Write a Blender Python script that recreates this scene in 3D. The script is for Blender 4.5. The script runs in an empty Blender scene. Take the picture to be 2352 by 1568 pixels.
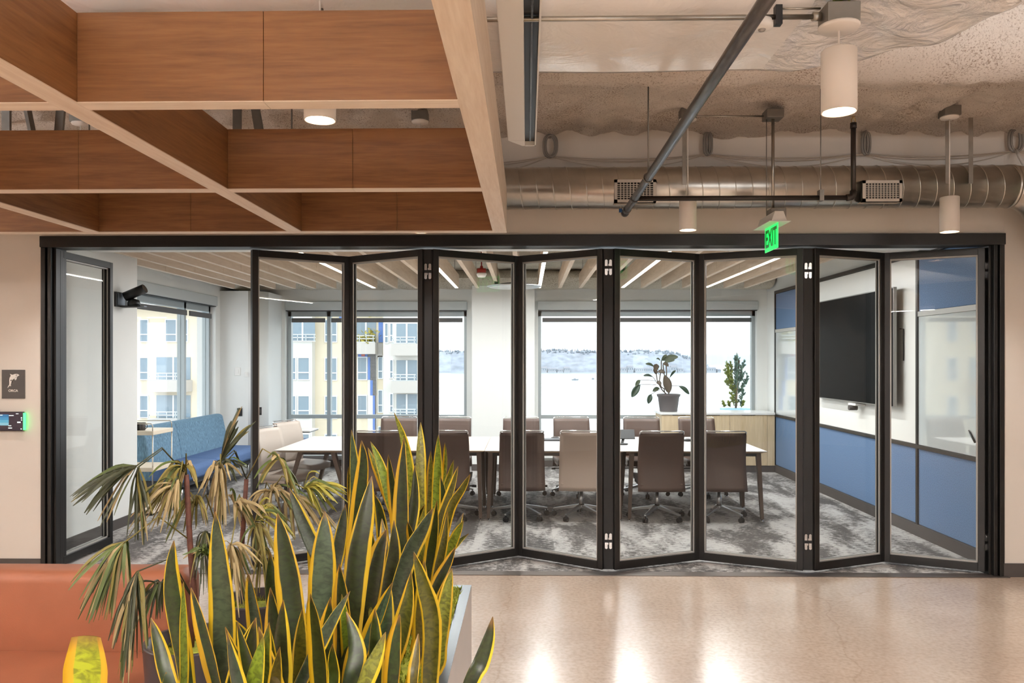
import bpy, bmesh, math, random
from mathutils import Vector, Matrix, noise
R = math.radians
PI = math.pi
sc = bpy.context.scene
col = sc.collection

# ------------------------------------------------------------------ camera
FPX, CU, HV, YAW, EYE = 1800.0, 1176.0, 828.0, 0.0189, 1.70
cam_d = bpy.data.cameras.new('camera')
cam_d.sensor_width = 36.0
cam_d.lens = 36.0 * FPX / 2352.0
cam_d.shift_y = (HV - 784.0) / 2352.0
cam_d.clip_end = 9000
cam = bpy.data.objects.new('camera', cam_d)
col.objects.link(cam)
cam.location = (0, 0, EYE)
cam.rotation_euler = (PI / 2, 0, YAW)
sc.camera = cam

# ------------------------------------------------------------------ world: bright overcast sky
SKY_STRENGTH = 2.0
w = bpy.data.worlds.new('overcast_sky')
sc.world = w
w.use_nodes = True
wn, wl = w.node_tree.nodes, w.node_tree.links
bg = wn['Background']
bg.inputs['Strength'].default_value = SKY_STRENGTH
tc = wn.new('ShaderNodeTexCoord')
mp = wn.new('ShaderNodeMapping')
mp.inputs['Scale'].default_value = (2.2, 2.2, 9.0)
nz = wn.new('ShaderNodeTexNoise')
nz.inputs['Scale'].default_value = 2.0
nz.inputs['Detail'].default_value = 6
rp = wn.new('ShaderNodeValToRGB')
rp.color_ramp.elements[0].position = 0.3
rp.color_ramp.elements[0].color = (0.80, 0.87, 0.95, 1)
rp.color_ramp.elements[1].position = 0.7
rp.color_ramp.elements[1].color = (0.97, 0.99, 1.0, 1)
wl.new(tc.outputs['Generated'], mp.inputs['Vector'])
wl.new(mp.outputs['Vector'], nz.inputs['Vector'])
wl.new(nz.outputs['Fac'], rp.inputs['Fac'])
wl.new(rp.outputs['Color'], bg.inputs['Color'])

# ------------------------------------------------------------------ exposure
EXPOSURE = 0.70
sc.view_settings.view_transform = 'Standard'
sc.view_settings.look = 'None'
sc.view_settings.exposure = EXPOSURE
sc.view_settings.gamma = 1.0
sc.view_settings.use_curve_mapping = False
sc.cycles.use_denoising = True
sc.cycles.max_bounces = 10
sc.cycles.diffuse_bounces = 5
sc.cycles.glossy_bounces = 4
sc.cycles.transparent_max_bounces = 24
sc.cycles.caustics_reflective = False
sc.cycles.caustics_refractive = False
sc.cycles.sample_clamp_indirect = 6.0
PENDANT_W = 12.0          # watts of each corridor pendant
LINEAR_W = 46.0          # watts of each long office lamp, added fill lamps included
WARM = (1.0, 0.95, 0.90)

# ------------------------------------------------------------------ helpers
def px(u, v, Y=None, Z=None, X=None):
    """point of the place seen at photo pixel (u, v) that lies on the plane Y, Z or X = value"""
    xc, zc = (u - CU) / FPX, (HV - v) / FPX
    s, c = math.sin(YAW), math.cos(YAW)
    d = Vector((-s + c * xc, c + s * xc, zc))
    if Y is not None: t = Y / d.y
    elif Z is not None: t = (Z - EYE) / d.z
    else: t = X / d.x
    return Vector((0, 0, EYE)) + d * t

def C(r, g, b):
    f = lambda x: (x / 255 / 12.92) if x / 255 <= 0.04045 else ((x / 255 + 0.055) / 1.055) ** 2.4
    return (f(r), f(g), f(b), 1.0)

MATS = {}
def new_mat(name):
    m = bpy.data.materials.new(name)
    m.use_nodes = True
    MATS[name] = m
    nt = m.node_tree
    return m, nt.nodes, nt.links, nt.nodes['Principled BSDF']

def mat(name, color, rough=0.5, metal=0.0, var=0.0, scale=8.0, bump=0.0, bscale=60.0, stretch=(1, 1, 1), coat=0.0, spec=0.5, emit=None, estr=0.0, sub=0.0):
    """principled material; var mixes a darker tone in by noise, bump adds fine relief"""
    if name in MATS: return MATS[name]
    m, n, l, b = new_mat(name)
    b.inputs['Base Color'].default_value = color
    b.inputs['Roughness'].default_value = rough
    b.inputs['Metallic'].default_value = metal
    b.inputs['Specular IOR Level'].default_value = spec
    b.inputs['Coat Weight'].default_value = coat
    if emit:
        b.inputs['Emission Color'].default_value = emit
        b.inputs['Emission Strength'].default_value = estr
    if var or bump:
        t = n.new('ShaderNodeTexCoord'); mp = n.new('ShaderNodeMapping')
        mp.inputs['Scale'].default_value = stretch
        l.new(t.outputs['Object'], mp.inputs['Vector'])
        if var:
            z = n.new('ShaderNodeTexNoise'); z.inputs['Scale'].default_value = scale; z.inputs['Detail'].default_value = 5
            r = n.new('ShaderNodeValToRGB')
            r.color_ramp.elements[0].position = 0.3; r.color_ramp.elements[1].position = 0.7
            r.color_ramp.elements[0].color = tuple(x * (1 - var) for x in color[:3]) + (1,)
            r.color_ramp.elements[1].color = tuple(min(1, x * (1 + var * 0.5)) for x in color[:3]) + (1,)
            l.new(mp.outputs['Vector'], z.inputs['Vector']); l.new(z.outputs['Fac'], r.inputs['Fac']); l.new(r.outputs['Color'], b.inputs['Base Color'])
        if bump:
            z = n.new('ShaderNodeTexNoise'); z.inputs['Scale'].default_value = bscale; z.inputs['Detail'].default_value = 3
            bp = n.new('ShaderNodeBump'); bp.inputs['Strength'].default_value = bump; bp.inputs['Distance'].default_value = 0.01
            l.new(mp.outputs['Vector'], z.inputs['Vector']); l.new(z.outputs['Fac'], bp.inputs['Height']); l.new(bp.outputs['Normal'], b.inputs['Normal'])
    return m

def wood(name, c0, c1, axis='X', rough=0.5, fine=1.0):
    """straight-grained veneer; the grain runs along the given object axis"""
    m, n, l, b = new_mat(name)
    t = n.new('ShaderNodeTexCoord'); mp = n.new('ShaderNodeMapping')
    k = {'X': (1.0, 14, 14), 'Y': (14, 1.0, 14), 'Z': (14, 14, 1.0)}[axis]
    mp.inputs['Scale'].default_value = tuple(x * fine for x in k)
    z = n.new('ShaderNodeTexNoise'); z.inputs['Scale'].default_value = 1.6; z.inputs['Detail'].default_value = 8; z.inputs['Roughness'].default_value = 0.62; z.inputs['Distortion'].default_value = 0.7
    z2 = n.new('ShaderNodeTexNoise'); z2.inputs['Scale'].default_value = 7.0; z2.inputs['Detail'].default_value = 4
    mx = n.new('ShaderNodeMath'); mx.operation = 'MULTIPLY_ADD'; mx.inputs[1].default_value = 0.45
    r = n.new('ShaderNodeValToRGB')
    r.color_ramp.elements[0].position = 0.42; r.color_ramp.elements[1].position = 0.88
    r.color_ramp.elements[0].color = c0; r.color_ramp.elements[1].color = c1
    bp = n.new('ShaderNodeBump'); bp.inputs['Strength'].default_value = 0.08; bp.inputs['Distance'].default_value = 0.01
    l.new(t.outputs['Object'], mp.inputs['Vector'])
    l.new(mp.outputs['Vector'], z.inputs['Vector']); l.new(mp.outputs['Vector'], z2.inputs['Vector'])
    l.new(z2.outputs['Fac'], mx.inputs[0]); l.new(z.outputs['Fac'], mx.inputs[2])
    l.new(mx.outputs[0], r.inputs['Fac']); l.new(r.outputs['Color'], b.inputs['Base Color'])
    l.new(mx.outputs[0], bp.inputs['Height']); l.new(bp.outputs['Normal'], b.inputs['Normal'])
    b.inputs['Roughness'].default_value = rough
    return m

def glass(name, tint=(0.97, 0.985, 0.98, 1), ior=1.5, gain=1.0, rough=0.0):
    """thin clear pane: light passes, the surface reflects by Fresnel"""
    m, n, l, b = new_mat(name)
    n.remove(b)
    tr = n.new('ShaderNodeBsdfTransparent'); tr.inputs['Color'].default_value = tint
    gl = n.new('ShaderNodeBsdfGlossy'); gl.inputs['Roughness'].default_value = rough; gl.inputs['Color'].default_value = (1, 1, 1, 1)
    lw = n.new('ShaderNodeLayerWeight'); lw.inputs['Blend'].default_value = 0.5          # facing: 1 - cos(angle), alike from both sides
    pw = n.new('ShaderNodeMath'); pw.operation = 'POWER'; pw.inputs[1].default_value = 5.0
    f0 = ((ior - 1) / (ior + 1)) ** 2
    mu = n.new('ShaderNodeMath'); mu.operation = 'MULTIPLY_ADD'; mu.inputs[1].default_value = (1 - f0) * gain; mu.inputs[2].default_value = f0 * gain; mu.use_clamp = True
    ms = n.new('ShaderNodeMixShader')
    l.new(lw.outputs['Facing'], pw.inputs[0]); l.new(pw.outputs[0], mu.inputs[0]); l.new(mu.outputs[0], ms.inputs['Fac'])
    l.new(tr.outputs['BSDF'], ms.inputs[1]); l.new(gl.outputs['BSDF'], ms.inputs[2])
    l.new(ms.outputs['Shader'], n['Material Output'].inputs['Surface'])
    return m

def link(o, parent=None):
    col.objects.link(o)
    if parent: o.parent = parent
    return o

def root_loc(o):
    v = Vector((0, 0, 0))
    while o:
        v += o.location; o = o.parent
    return v

def tag(o, label=None, cat=None, group=None, kind=None):
    if label: o['label'] = label
    if cat: o['category'] = cat
    if group: o['group'] = group
    if kind: o['kind'] = kind
    return o

def empty(name, loc=(0, 0, 0), label=None, cat=None, group=None, rz=0.0, kind=None):
    o = bpy.data.objects.new(name, None)
    o.empty_display_size = 0.1
    link(o); o.location = loc; o.rotation_euler = (0, 0, rz)
    return tag(o, label, cat, group, kind)

class MB:
    """collects shapes and builds them as one mesh object"""
    def __init__(s): s.v = []; s.f = []; s.sm = []
    def add(s, vs, fs, smooth=False):
        k = len(s.v); s.v += [Vector(p) for p in vs]
        s.f += [tuple(i + k for i in f) for f in fs]; s.sm += [smooth] * len(fs)
        return s
    def box(s, x0, x1, y0, y1, z0, z1):
        a = [(x, y, z) for z in (z0, z1) for y in (y0, y1) for x in (x0, x1)]
        return s.add(a, [(0, 2, 3, 1), (4, 5, 7, 6), (0, 1, 5, 4), (2, 6, 7, 3), (0, 4, 6, 2), (1, 3, 7, 5)])
    def cbox(s, c, sx, sy, sz): return s.box(c[0] - sx / 2, c[0] + sx / 2, c[1] - sy / 2, c[1] + sy / 2, c[2] - sz / 2, c[2] + sz / 2)
    def bar(s, p, q, a, b, up=(0, 0, 1), a2=None, b2=None):
        """rectangular bar from p to q, a wide and b deep, tapering to a2, b2"""
        p, q = Vector(p), Vector(q); d = (q - p).normalized(); u = Vector(up)
        if abs(d.dot(u)) > 0.98: u = Vector((0, 1, 0))
        x = d.cross(u).normalized(); y = x.cross(d).normalized()
        a2 = a if a2 is None else a2; b2 = b if b2 is None else b2
        vs = []
        for c, w_, h_ in ((p, a, b), (q, a2, b2)):
            for i, j in ((-1, -1), (1, -1), (1, 1), (-1, 1)): vs.append(c + x * (i * w_ / 2) + y * (j * h_ / 2))
        return s.add(vs, [(3, 2, 1, 0), (4, 5, 6, 7), (0, 1, 5, 4), (1, 2, 6, 5), (2, 3, 7, 6), (3, 0, 4, 7)])
    def tube(s, pts, r, n=8, cap=True, rs=None):
        pts = [Vector(p) for p in pts]; vs = []; fs = []; up = None
        m = len(pts)
        for i, p in enumerate(pts):
            d = (pts[min(i + 1, m - 1)] - pts[max(i - 1, 0)]).normalized()
            if up is None:
                up = Vector((0, 0, 1)) if abs(d.z) < 0.9 else Vector((1, 0, 0))
            x = d.cross(up)
            if x.length < 1e-5: x = d.orthogonal()
            x.normalize(); up = x.cross(d).normalized()
            rr = rs[i] if rs else r
            for k in range(n):
                a = 2 * PI * k / n
                vs.append(p + x * (rr * math.cos(a)) + up * (rr * math.sin(a)))
        for i in range(m - 1):
            for k in range(n):
                fs.append((i * n + k, i * n + (k + 1) % n, (i + 1) * n + (k + 1) % n, (i + 1) * n + k))
        s.add(vs, fs, True)
        if cap:
            k0 = len(s.v) - len(vs)
            s.f.append(tuple(k0 + i for i in range(n - 1, -1, -1))); s.sm.append(False)
            s.f.append(tuple(k0 + (m - 1) * n + i for i in range(n))); s.sm.append(False)
        return s
    def cyl(s, p, q, r, n=20, r2=None): return s.tube([p, q], r, n, True, [r, r if r2 is None else r2])
    def lathe(s, prof, c=(0, 0, 0), n=28, smooth=True):
        """profile of (radius, z) turned about a vertical axis through c"""
        vs = []; fs = []; m = len(prof)
        for r, z in prof:
            for k in range(n):
                a = 2 * PI * k / n; vs.append((c[0] + r * math.cos(a), c[1] + r * math.sin(a), c[2] + z))
        for i in range(m - 1):
            for k in range(n):
                fs.append((i * n + k, i * n + (k + 1) % n, (i + 1) * n + (k + 1) % n, (i + 1) * n + k))
        s.add(vs, fs, smooth)
        k0 = len(s.v) - len(vs)
        if prof[0][0] > 1e-4: s.f.append(tuple(k0 + i for i in range(n - 1, -1, -1))); s.sm.append(False)
        if prof[-1][0] > 1e-4: s.f.append(tuple(k0 + (m - 1) * n + i for i in range(n))); s.sm.append(False)
        return s
    def prism(s, poly, axis, a, b):
        """polygon in the two other axes, extruded along axis from a to b"""
        n = len(poly); vs = []
        for t in (a, b):
            for p in poly:
                vs.append({'X': (t, p[0], p[1]), 'Y': (p[0], t, p[1]), 'Z': (p[0], p[1], t)}[axis])
        fs = [tuple(range(n - 1, -1, -1)), tuple(range(n, 2 * n))] + [(i, (i + 1) % n, n + (i + 1) % n, n + i) for i in range(n)]
        return s.add(vs, fs)
    def grid(s, fn, nu, nv, smooth=True, closed=False):
        vs = [fn(i / nu, j / nv) for j in range(nv + 1) for i in range(nu + 1)]
        k = nu + 1
        return s.add(vs, [(j * k + i, j * k + i + 1, (j + 1) * k + i + 1, (j + 1) * k + i) for j in range(nv) for i in range(nu)], smooth)
    def build(s, name, m, parent=None, bevel=0.0, seg=2, world=True, label=None, smooth_all=False, subsurf=0, thick=0.0):
        me = bpy.data.meshes.new(name)
        off = root_loc(parent) if (parent and world) else Vector((0, 0, 0))
        me.from_pydata([tuple(p - off) for p in s.v], [], s.f)
        me.polygons.foreach_set('use_smooth', [True] * len(s.f) if smooth_all else s.sm)
        bm = bmesh.new(); bm.from_mesh(me)
        if thick:
            bmesh.ops.recalc_face_normals(bm, faces=bm.faces)
            bmesh.ops.solidify(bm, geom=bm.faces[:], thickness=thick)
        bmesh.ops.recalc_face_normals(bm, faces=bm.faces)
        if bevel:
            es = [e for e in bm.edges if len(e.link_faces) == 2 and e.calc_face_angle(0) > 0.5]
            bmesh.ops.bevel(bm, geom=es, offset=bevel, segments=seg, profile=0.5, affect='EDGES', clamp_overlap=True)
        bm.to_mesh(me); bm.free()
        me.materials.append(m)
        o = bpy.data.objects.new(name, me)
        link(o, parent)
        if subsurf:
            md = o.modifiers.new('subdivision', 'SUBSURF'); md.levels = subsurf; md.render_levels = subsurf
        if label: o['label'] = label
        return o

def copy_tree(o, parent=None, loc=None, rz=None):
    c = o.copy(); col.objects.link(c); c.parent = parent
    if loc is not None: c.location = loc
    if rz is not None: c.rotation_euler = (0, 0, rz)
    for ch in list(o.children): copy_tree(ch, c)
    return c

def rbox(x0, x1, y0, y1, z0, z1): return MB().box(x0, x1, y0, y1, z0, z1)

def text_mesh(name, body, size, m, parent, loc, rot, extrude=0.0008, align='CENTER', bold=0.0, sx=1.0):
    cu = bpy.data.curves.new(name, 'FONT'); cu.body = body; cu.size = size; cu.extrude = extrude; cu.align_x = align; cu.align_y = 'CENTER'; cu.offset = bold
    tmp = bpy.data.objects.new(name + '_tmp', cu); col.objects.link(tmp)
    dg = bpy.context.evaluated_depsgraph_get()
    me = bpy.data.meshes.new_from_object(tmp.evaluated_get(dg))
    bpy.data.objects.remove(tmp); bpy.data.curves.remove(cu)
    me.materials.clear(); me.materials.append(m)
    o = bpy.data.objects.new(name, me); link(o, parent)
    o.location = Vector(loc) - (root_loc(parent) if parent else Vector((0, 0, 0))); o.rotation_euler = rot; o.scale = (sx, 1, 1)
    return o

ORD = ['first', 'second', 'third', 'fourth', 'fifth', 'sixth', 'seventh', 'eighth', 'ninth', 'tenth', 'eleventh', 'twelfth', 'thirteenth', 'fourteenth',
       'fifteenth', 'sixteenth', 'seventeenth', 'eighteenth', 'nineteenth', 'twentieth', 'twenty-first', 'twenty-second', 'twenty-third', 'twenty-fourth', 'twenty-fifth', 'twenty-sixth', 'twenty-seventh']

# ------------------------------------------------------------------ materials
paint_cream = mat('cream_wall_paint', C(226, 219, 210), 0.7, var=0.03, scale=3)
paint_white = mat('white_wall_paint', C(228, 229, 226), 0.65, var=0.02, scale=3)
black_metal = mat('dark_bronze_aluminium', C(19, 17, 16), 0.4, 0.0, var=0.08, scale=6)
dark_base = mat('charcoal_rubber_base', C(72, 66, 63), 0.6)
chrome = mat('chrome', C(215, 215, 215), 0.16, 1.0)
brushed = mat('brushed_aluminium', C(190, 190, 190), 0.34, 1.0, var=0.1, scale=20, stretch=(1, 30, 30))
steel = mat('galvanised_steel', C(176, 170, 160), 0.36, 1.0, var=0.14, scale=14)
dull_steel = mat('dull_grey_steel', C(140, 136, 130), 0.5, 0.8, var=0.15, scale=10)
plastic_white = mat('white_plastic', C(232, 230, 226), 0.45)
plastic_black = mat('black_plastic', C(22, 22, 23), 0.4)
rubber_black = mat('black_rubber', C(26, 25, 25), 0.7)
window_metal = mat('pale_window_aluminium', C(168, 176, 178), 0.45, 0.3)
shade_metal = mat('grey_blind_box', C(186, 192, 192), 0.5)
room_glass = glass('clear_partition_glass', (0.965, 0.975, 0.97, 1), 1.5, 0.55)
window_glass = glass('window_glass', (0.97, 0.985, 0.985, 1), 1.45, 0.8)
# ================================================================== THE SETTING
def concrete_mat():
    m, n, l, b = new_mat('polished_concrete')
    t = n.new('ShaderNodeTexCoord')
    z1 = n.new('ShaderNodeTexNoise'); z1.inputs['Scale'].default_value = 0.9; z1.inputs['Detail'].default_value = 7; z1.inputs['Roughness'].default_value = 0.6
    z2 = n.new('ShaderNodeTexNoise'); z2.inputs['Scale'].default_value = 38; z2.inputs['Detail'].default_value = 4
    z3 = n.new('ShaderNodeTexNoise'); z3.inputs['Scale'].default_value = 230; z3.inputs['Detail'].default_value = 2
    r1 = n.new('ShaderNodeValToRGB')
    r1.color_ramp.elements[0].position = 0.3; r1.color_ramp.elements[0].color = C(176, 154, 136)
    r1.color_ramp.elements[1].position = 0.72; r1.color_ramp.elements[1].color = C(200, 181, 164)
    r2 = n.new('ShaderNodeValToRGB')
    r2.color_ramp.elements[0].position = 0.3; r2.color_ramp.elements[0].color = (0.8, 0.78, 0.76, 1)
    r2.color_ramp.elements[1].position = 0.6; r2.color_ramp.elements[1].color = (1, 1, 1, 1)
    r3 = n.new('ShaderNodeValToRGB')
    r3.color_ramp.elements[0].position = 0.22; r3.color_ramp.elements[0].color = (0.55, 0.5, 0.46, 1)
    r3.color_ramp.elements[1].position = 0.34; r3.color_ramp.elements[1].color = (1, 1, 1, 1)
    # hairline cracks and saw cuts
    vo = n.new('ShaderNodeTexVoronoi'); vo.feature = 'DISTANCE_TO_EDGE'; vo.inputs['Scale'].default_value = 0.42
    zd = n.new('ShaderNodeTexNoise'); zd.inputs['Scale'].default_value = 3; zd.inputs['Detail'].default_value = 6
    ad = n.new('ShaderNodeMixRGB'); ad.blend_type = 'LINEAR_LIGHT'; ad.inputs['Fac'].default_value = 0.12
    rc = n.new('ShaderNodeValToRGB')
    rc.color_ramp.elements[0].position = 0.0; rc.color_ramp.elements[0].color = (0.86, 0.83, 0.8, 1)
    rc.color_ramp.elements[1].position = 0.0022; rc.color_ramp.elements[1].color = (1, 1, 1, 1)
    l.new(t.outputs['Object'], ad.inputs['Color1']); l.new(zd.outputs['Color'], ad.inputs['Color2']); l.new(t.outputs['Object'], zd.inputs['Vector'])
    l.new(ad.outputs['Color'], vo.inputs['Vector']); l.new(vo.outputs['Distance'], rc.inputs['Fac'])
    for z in (z1, z2, z3): l.new(t.outputs['Object'], z.inputs['Vector'])
    l.new(z1.outputs['Fac'], r1.inputs['Fac']); l.new(z2.outputs['Fac'], r2.inputs['Fac']); l.new(z3.outputs['Fac'], r3.inputs['Fac'])
    last = r1.outputs['Color']
    for r in (r2, r3, rc):
        mx = n.new('ShaderNodeMixRGB'); mx.blend_type = 'MULTIPLY'; mx.inputs['Fac'].default_value = 1
        l.new(last, mx.inputs['Color1']); l.new(r.outputs['Color'], mx.inputs['Color2']); last = mx.outputs['Color']
    l.new(last, b.inputs['Base Color'])
    rr = n.new('ShaderNodeMapRange'); rr.inputs['To Min'].default_value = 0.19; rr.inputs['To Max'].default_value = 0.262
    l.new(z1.outputs['Fac'], rr.inputs['Value']); l.new(rr.outputs['Result'], b.inputs['Roughness'])
    b.inputs['Specular IOR Level'].default_value = 0.85
    b.inputs['Coat Weight'].default_value = 0.3; b.inputs['Coat Roughness'].default_value = 0.2
    return m

def carpet_mat():
    m, n, l, b = new_mat('patterned_grey_carpet')
    t = n.new('ShaderNodeTexCoord')
    ms = n.new('ShaderNodeMapping'); ms.inputs['Scale'].default_value = (2.6, 0.9, 1); ms.inputs['Rotation'].default_value = (0, 0, R(-38))
    l.new(t.outputs['Object'], ms.inputs['Vector'])
    z1 = n.new('ShaderNodeTexNoise'); z1.inputs['Scale'].default_value = 1.25; z1.inputs['Detail'].default_value = 4; z1.inputs['Roughness'].default_value = 0.55; z1.inputs['Distortion'].default_value = 0.9
    l.new(ms.outputs['Vector'], z1.inputs['Vector'])
    mf = n.new('ShaderNodeMapping'); mf.inputs['Scale'].default_value = (11, 27, 1)
    l.new(t.outputs['Object'], mf.inputs['Vector'])
    z2 = n.new('ShaderNodeTexNoise'); z2.inputs['Scale'].default_value = 1.5; z2.inputs['Detail'].default_value = 7; z2.inputs['Roughness'].default_value = 0.75
    l.new(mf.outputs['Vector'], z2.inputs['Vector'])
    # carpet planks laid along Y, each with its own share of pale flecks
    br = n.new('ShaderNodeTexBrick'); br.offset = 0.37
    br.inputs['Scale'].default_value = 1.0; br.inputs['Brick Width'].default_value = 1.0; br.inputs['Row Height'].default_value = 0.25; br.inputs['Mortar Size'].default_value = 0.0
    br.inputs['Color1'].default_value = (0, 0, 0, 1); br.inputs['Color2'].default_value = (1, 1, 1, 1)
    mr = n.new('ShaderNodeMapping'); mr.inputs['Rotation'].default_value = (0, 0, R(90))
    l.new(t.outputs['Object'], mr.inputs['Vector']); l.new(mr.outputs['Vector'], br.inputs['Vector'])
    mb1 = n.new('ShaderNodeMath'); mb1.operation = 'MULTIPLY_ADD'; mb1.inputs[1].default_value = 0.13
    l.new(br.outputs['Color'], mb1.inputs[0]); l.new(z1.outputs['Fac'], mb1.inputs[2])
    ma = n.new('ShaderNodeMath'); ma.operation = 'MULTIPLY_ADD'; ma.inputs[1].default_value = 1.35
    l.new(z2.outputs['Fac'], ma.inputs[0]); l.new(mb1.outputs[0], ma.inputs[2])
    sc_ = n.new('ShaderNodeMath'); sc_.operation = 'MULTIPLY'; sc_.inputs[1].default_value = 0.553; l.new(ma.outputs[0], sc_.inputs[0])
    rp_ = n.new('ShaderNodeValToRGB'); e = rp_.color_ramp.elements
    e[0].position = 0.60; e[0].color = C(70, 66, 64)
    e[1].position = 0.76; e[1].color = C(178, 174, 170)
    k = e.new(0.67); k.color = C(92, 88, 85)
    k = e.new(0.70); k.color = C(156, 152, 148)
    l.new(sc_.outputs[0], rp_.inputs['Fac']); l.new(rp_.outputs['Color'], b.inputs['Base Color'])
    bp = n.new('ShaderNodeBump'); bp.inputs['Strength'].default_value = 0.5; bp.inputs['Distance'].default_value = 0.01
    z4 = n.new('ShaderNodeTexNoise'); z4.inputs['Scale'].default_value = 260
    l.new(t.outputs['Object'], z4.inputs['Vector']); l.new(z4.outputs['Fac'], bp.inputs['Height']); l.new(bp.outputs['Normal'], b.inputs['Normal'])
    b.inputs['Roughness'].default_value = 0.95; b.inputs['Specular IOR Level'].default_value = 0.1
    b.inputs['Sheen Weight'].default_value = 0.15
    return m

def spray_mat(name, base, speck):
    m, n, l, b = new_mat(name)
    t = n.new('ShaderNodeTexCoord')
    z1 = n.new('ShaderNodeTexNoise'); z1.inputs['Scale'].default_value = 95; z1.inputs['Detail'].default_value = 5; z1.inputs['Roughness'].default_value = 0.7
    z2 = n.new('ShaderNodeTexNoise'); z2.inputs['Scale'].default_value = 2.6; z2.inputs['Detail'].default_value = 4
    for z in (z1, z2): l.new(t.outputs['Object'], z.inputs['Vector'])
    ma = n.new('ShaderNodeMath'); ma.operation = 'MULTIPLY_ADD'; ma.inputs[1].default_value = 0.32
    l.new(z2.outputs['Fac'], ma.inputs[0]); l.new(z1.outputs['Fac'], ma.inputs[2])
    r = n.new('ShaderNodeValToRGB'); e = r.color_ramp.elements
    e[0].position = 0.50; e[0].color = speck; e[1].position = 0.66; e[1].color = base
    k = e.new(0.58); k.color = tuple(0.35 * a + 0.65 * c for a, c in zip(speck, base))
    l.new(ma.outputs[0], r.inputs['Fac']); l.new(r.outputs['Color'], b.inputs['Base Color'])
    bp = n.new('ShaderNodeBump'); bp.inputs['Strength'].default_value = 0.75; bp.inputs['Distance'].default_value = 0.02
    l.new(z1.outputs['Fac'], bp.inputs['Height']); l.new(bp.outputs['Normal'], b.inputs['Normal'])
    b.inputs['Roughness'].default_value = 0.95; b.inputs['Specular IOR Level'].default_value = 0.1
    return m

def felt_mat(name, c, var=0.25):
    m, n, l, b = new_mat(name)
    t = n.new('ShaderNodeTexCoord')
    z = n.new('ShaderNodeTexNoise'); z.inputs['Scale'].default_value = 120; z.inputs['Detail'].default_value = 4; z.inputs['Roughness'].default_value = 0.7
    r = n.new('ShaderNodeValToRGB'); e = r.color_ramp.elements
    e[0].position = 0.34; e[0].color = tuple(x * (1 - var) for x in c[:3]) + (1,)
    e[1].position = 0.68; e[1].color = tuple(min(1, x * (1 + var * 1.2)) for x in c[:3]) + (1,)
    l.new(t.outputs['Object'], z.inputs['Vector']); l.new(z.outputs['Fac'], r.inputs['Fac']); l.new(r.outputs['Color'], b.inputs['Base Color'])
    b.inputs['Roughness'].default_value = 0.9; b.inputs['Specular IOR Level'].default_value = 0.2
    return m

concrete = concrete_mat(); carpet = carpet_mat()
spray = spray_mat('sprayed_fireproofing', C(230, 220, 210), C(158, 136, 118))
spray_pale = spray_mat('pale_sprayed_fireproofing', C(206, 198, 182), C(112, 98, 80))
blue_felt = felt_mat('blue_felt', C(100, 124, 156))
marker_glass = mat('white_glass_marker_board', C(196, 201, 200), 0.04, spec=1.0, coat=1.0)
whiteboard = mat('white_marker_board', C(232, 231, 226), 0.3)

D = 6.245                    # front wall face
BACK = 12.6                  # window wall, inner face
XL, XR = -4.62, 3.80         # meeting room side walls

def struct(name, mb, m, parent=None, label=None, bevel=0.0, **k):
    o = mb.build(name, m, parent, bevel, **k)
    if parent is None: o['kind'] = 'structure'
    if label: o['label'] = label
    return o

struct('floor', rbox(-7, 12, -6, 6.27, -0.12, 0), concrete, label='polished tan concrete floor with window reflections')
struct('floor_carpet', rbox(-5.0, 4.1, 6.31, 12.8, -0.12, 0.0), carpet, label='grey streaky patterned carpet of the meeting room')
struct('trim_1', rbox(-3.95, 3.78, 6.2, 6.315, -0.1, 0.006), mat('track_metal', C(120, 110, 104), 0.35, 0.8), label='flat metal floor track under the folding glass doors')

# corridor ceiling: sprayed deck with flutes
def ceil_z(x, y):
    a = 0.016 * max(0.0, min(1.0, (y - 4.4) / 0.4))
    zz = 3.50 + a * math.cos(2 * PI * x / 0.34) + 0.05 * noise.noise(Vector((x * 1.7, y * 1.7, 0))) + 0.03 * noise.noise(Vector((x * 6, y * 6, 3))) + 0.018 * noise.noise(Vector((x * 14, y * 14, 6))) + 0.010 * noise.noise(Vector((x * 28, y * 28, 2)))
    if y > 4.4: zz -= 0.06 * noise.noise(Vector((x * 2.5, y * 3, 9))) * a * 20
    return zz
mb = MB()
mb.grid(lambda i, j: (-7 + 14 * i, 2.4 + 3.86 * j, ceil_z(-7 + 14 * i, 2.4 + 3.86 * j)), 480, 140)
mb.box(-7, 7, -6, 2.42, 3.5, 3.6).box(6.98, 12, -6, 6.4, 3.5, 3.6)
mb.box(-7, 7, 2.4, 6.4, 3.66, 3.72)
struct('ceiling', mb, spray, label='cream sprayed fireproofing on the fluted corridor deck')
mb = MB()
def lump_section(x, k):
    r = 0.5 + 0.5 * noise.noise(Vector((x * 3, k * 5.1, 2)))
    pts = [(4.0, 3.55), (4.02, 3.34), (4.10, 3.22), (4.24, 3.19), (4.36, 3.22), (4.44, 3.34), (4.47, 3.55)]
    y, z = pts[k]
    return (x, y + 0.03 * noise.noise(Vector((x * 4, k, 7))), z + 0.05 * noise.noise(Vector((x * 3.3, k * 1.7, 1))) + 0.02 * noise.noise(Vector((x * 12, k * 2.3, 4))))
mb.grid(lambda i, j: lump_section(-7 + 14 * i, round(j * 6)), 420, 6)
struct('ceiling_beam', mb, spray, label='lumpy sprayed steel beam crossing below the deck')

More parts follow.
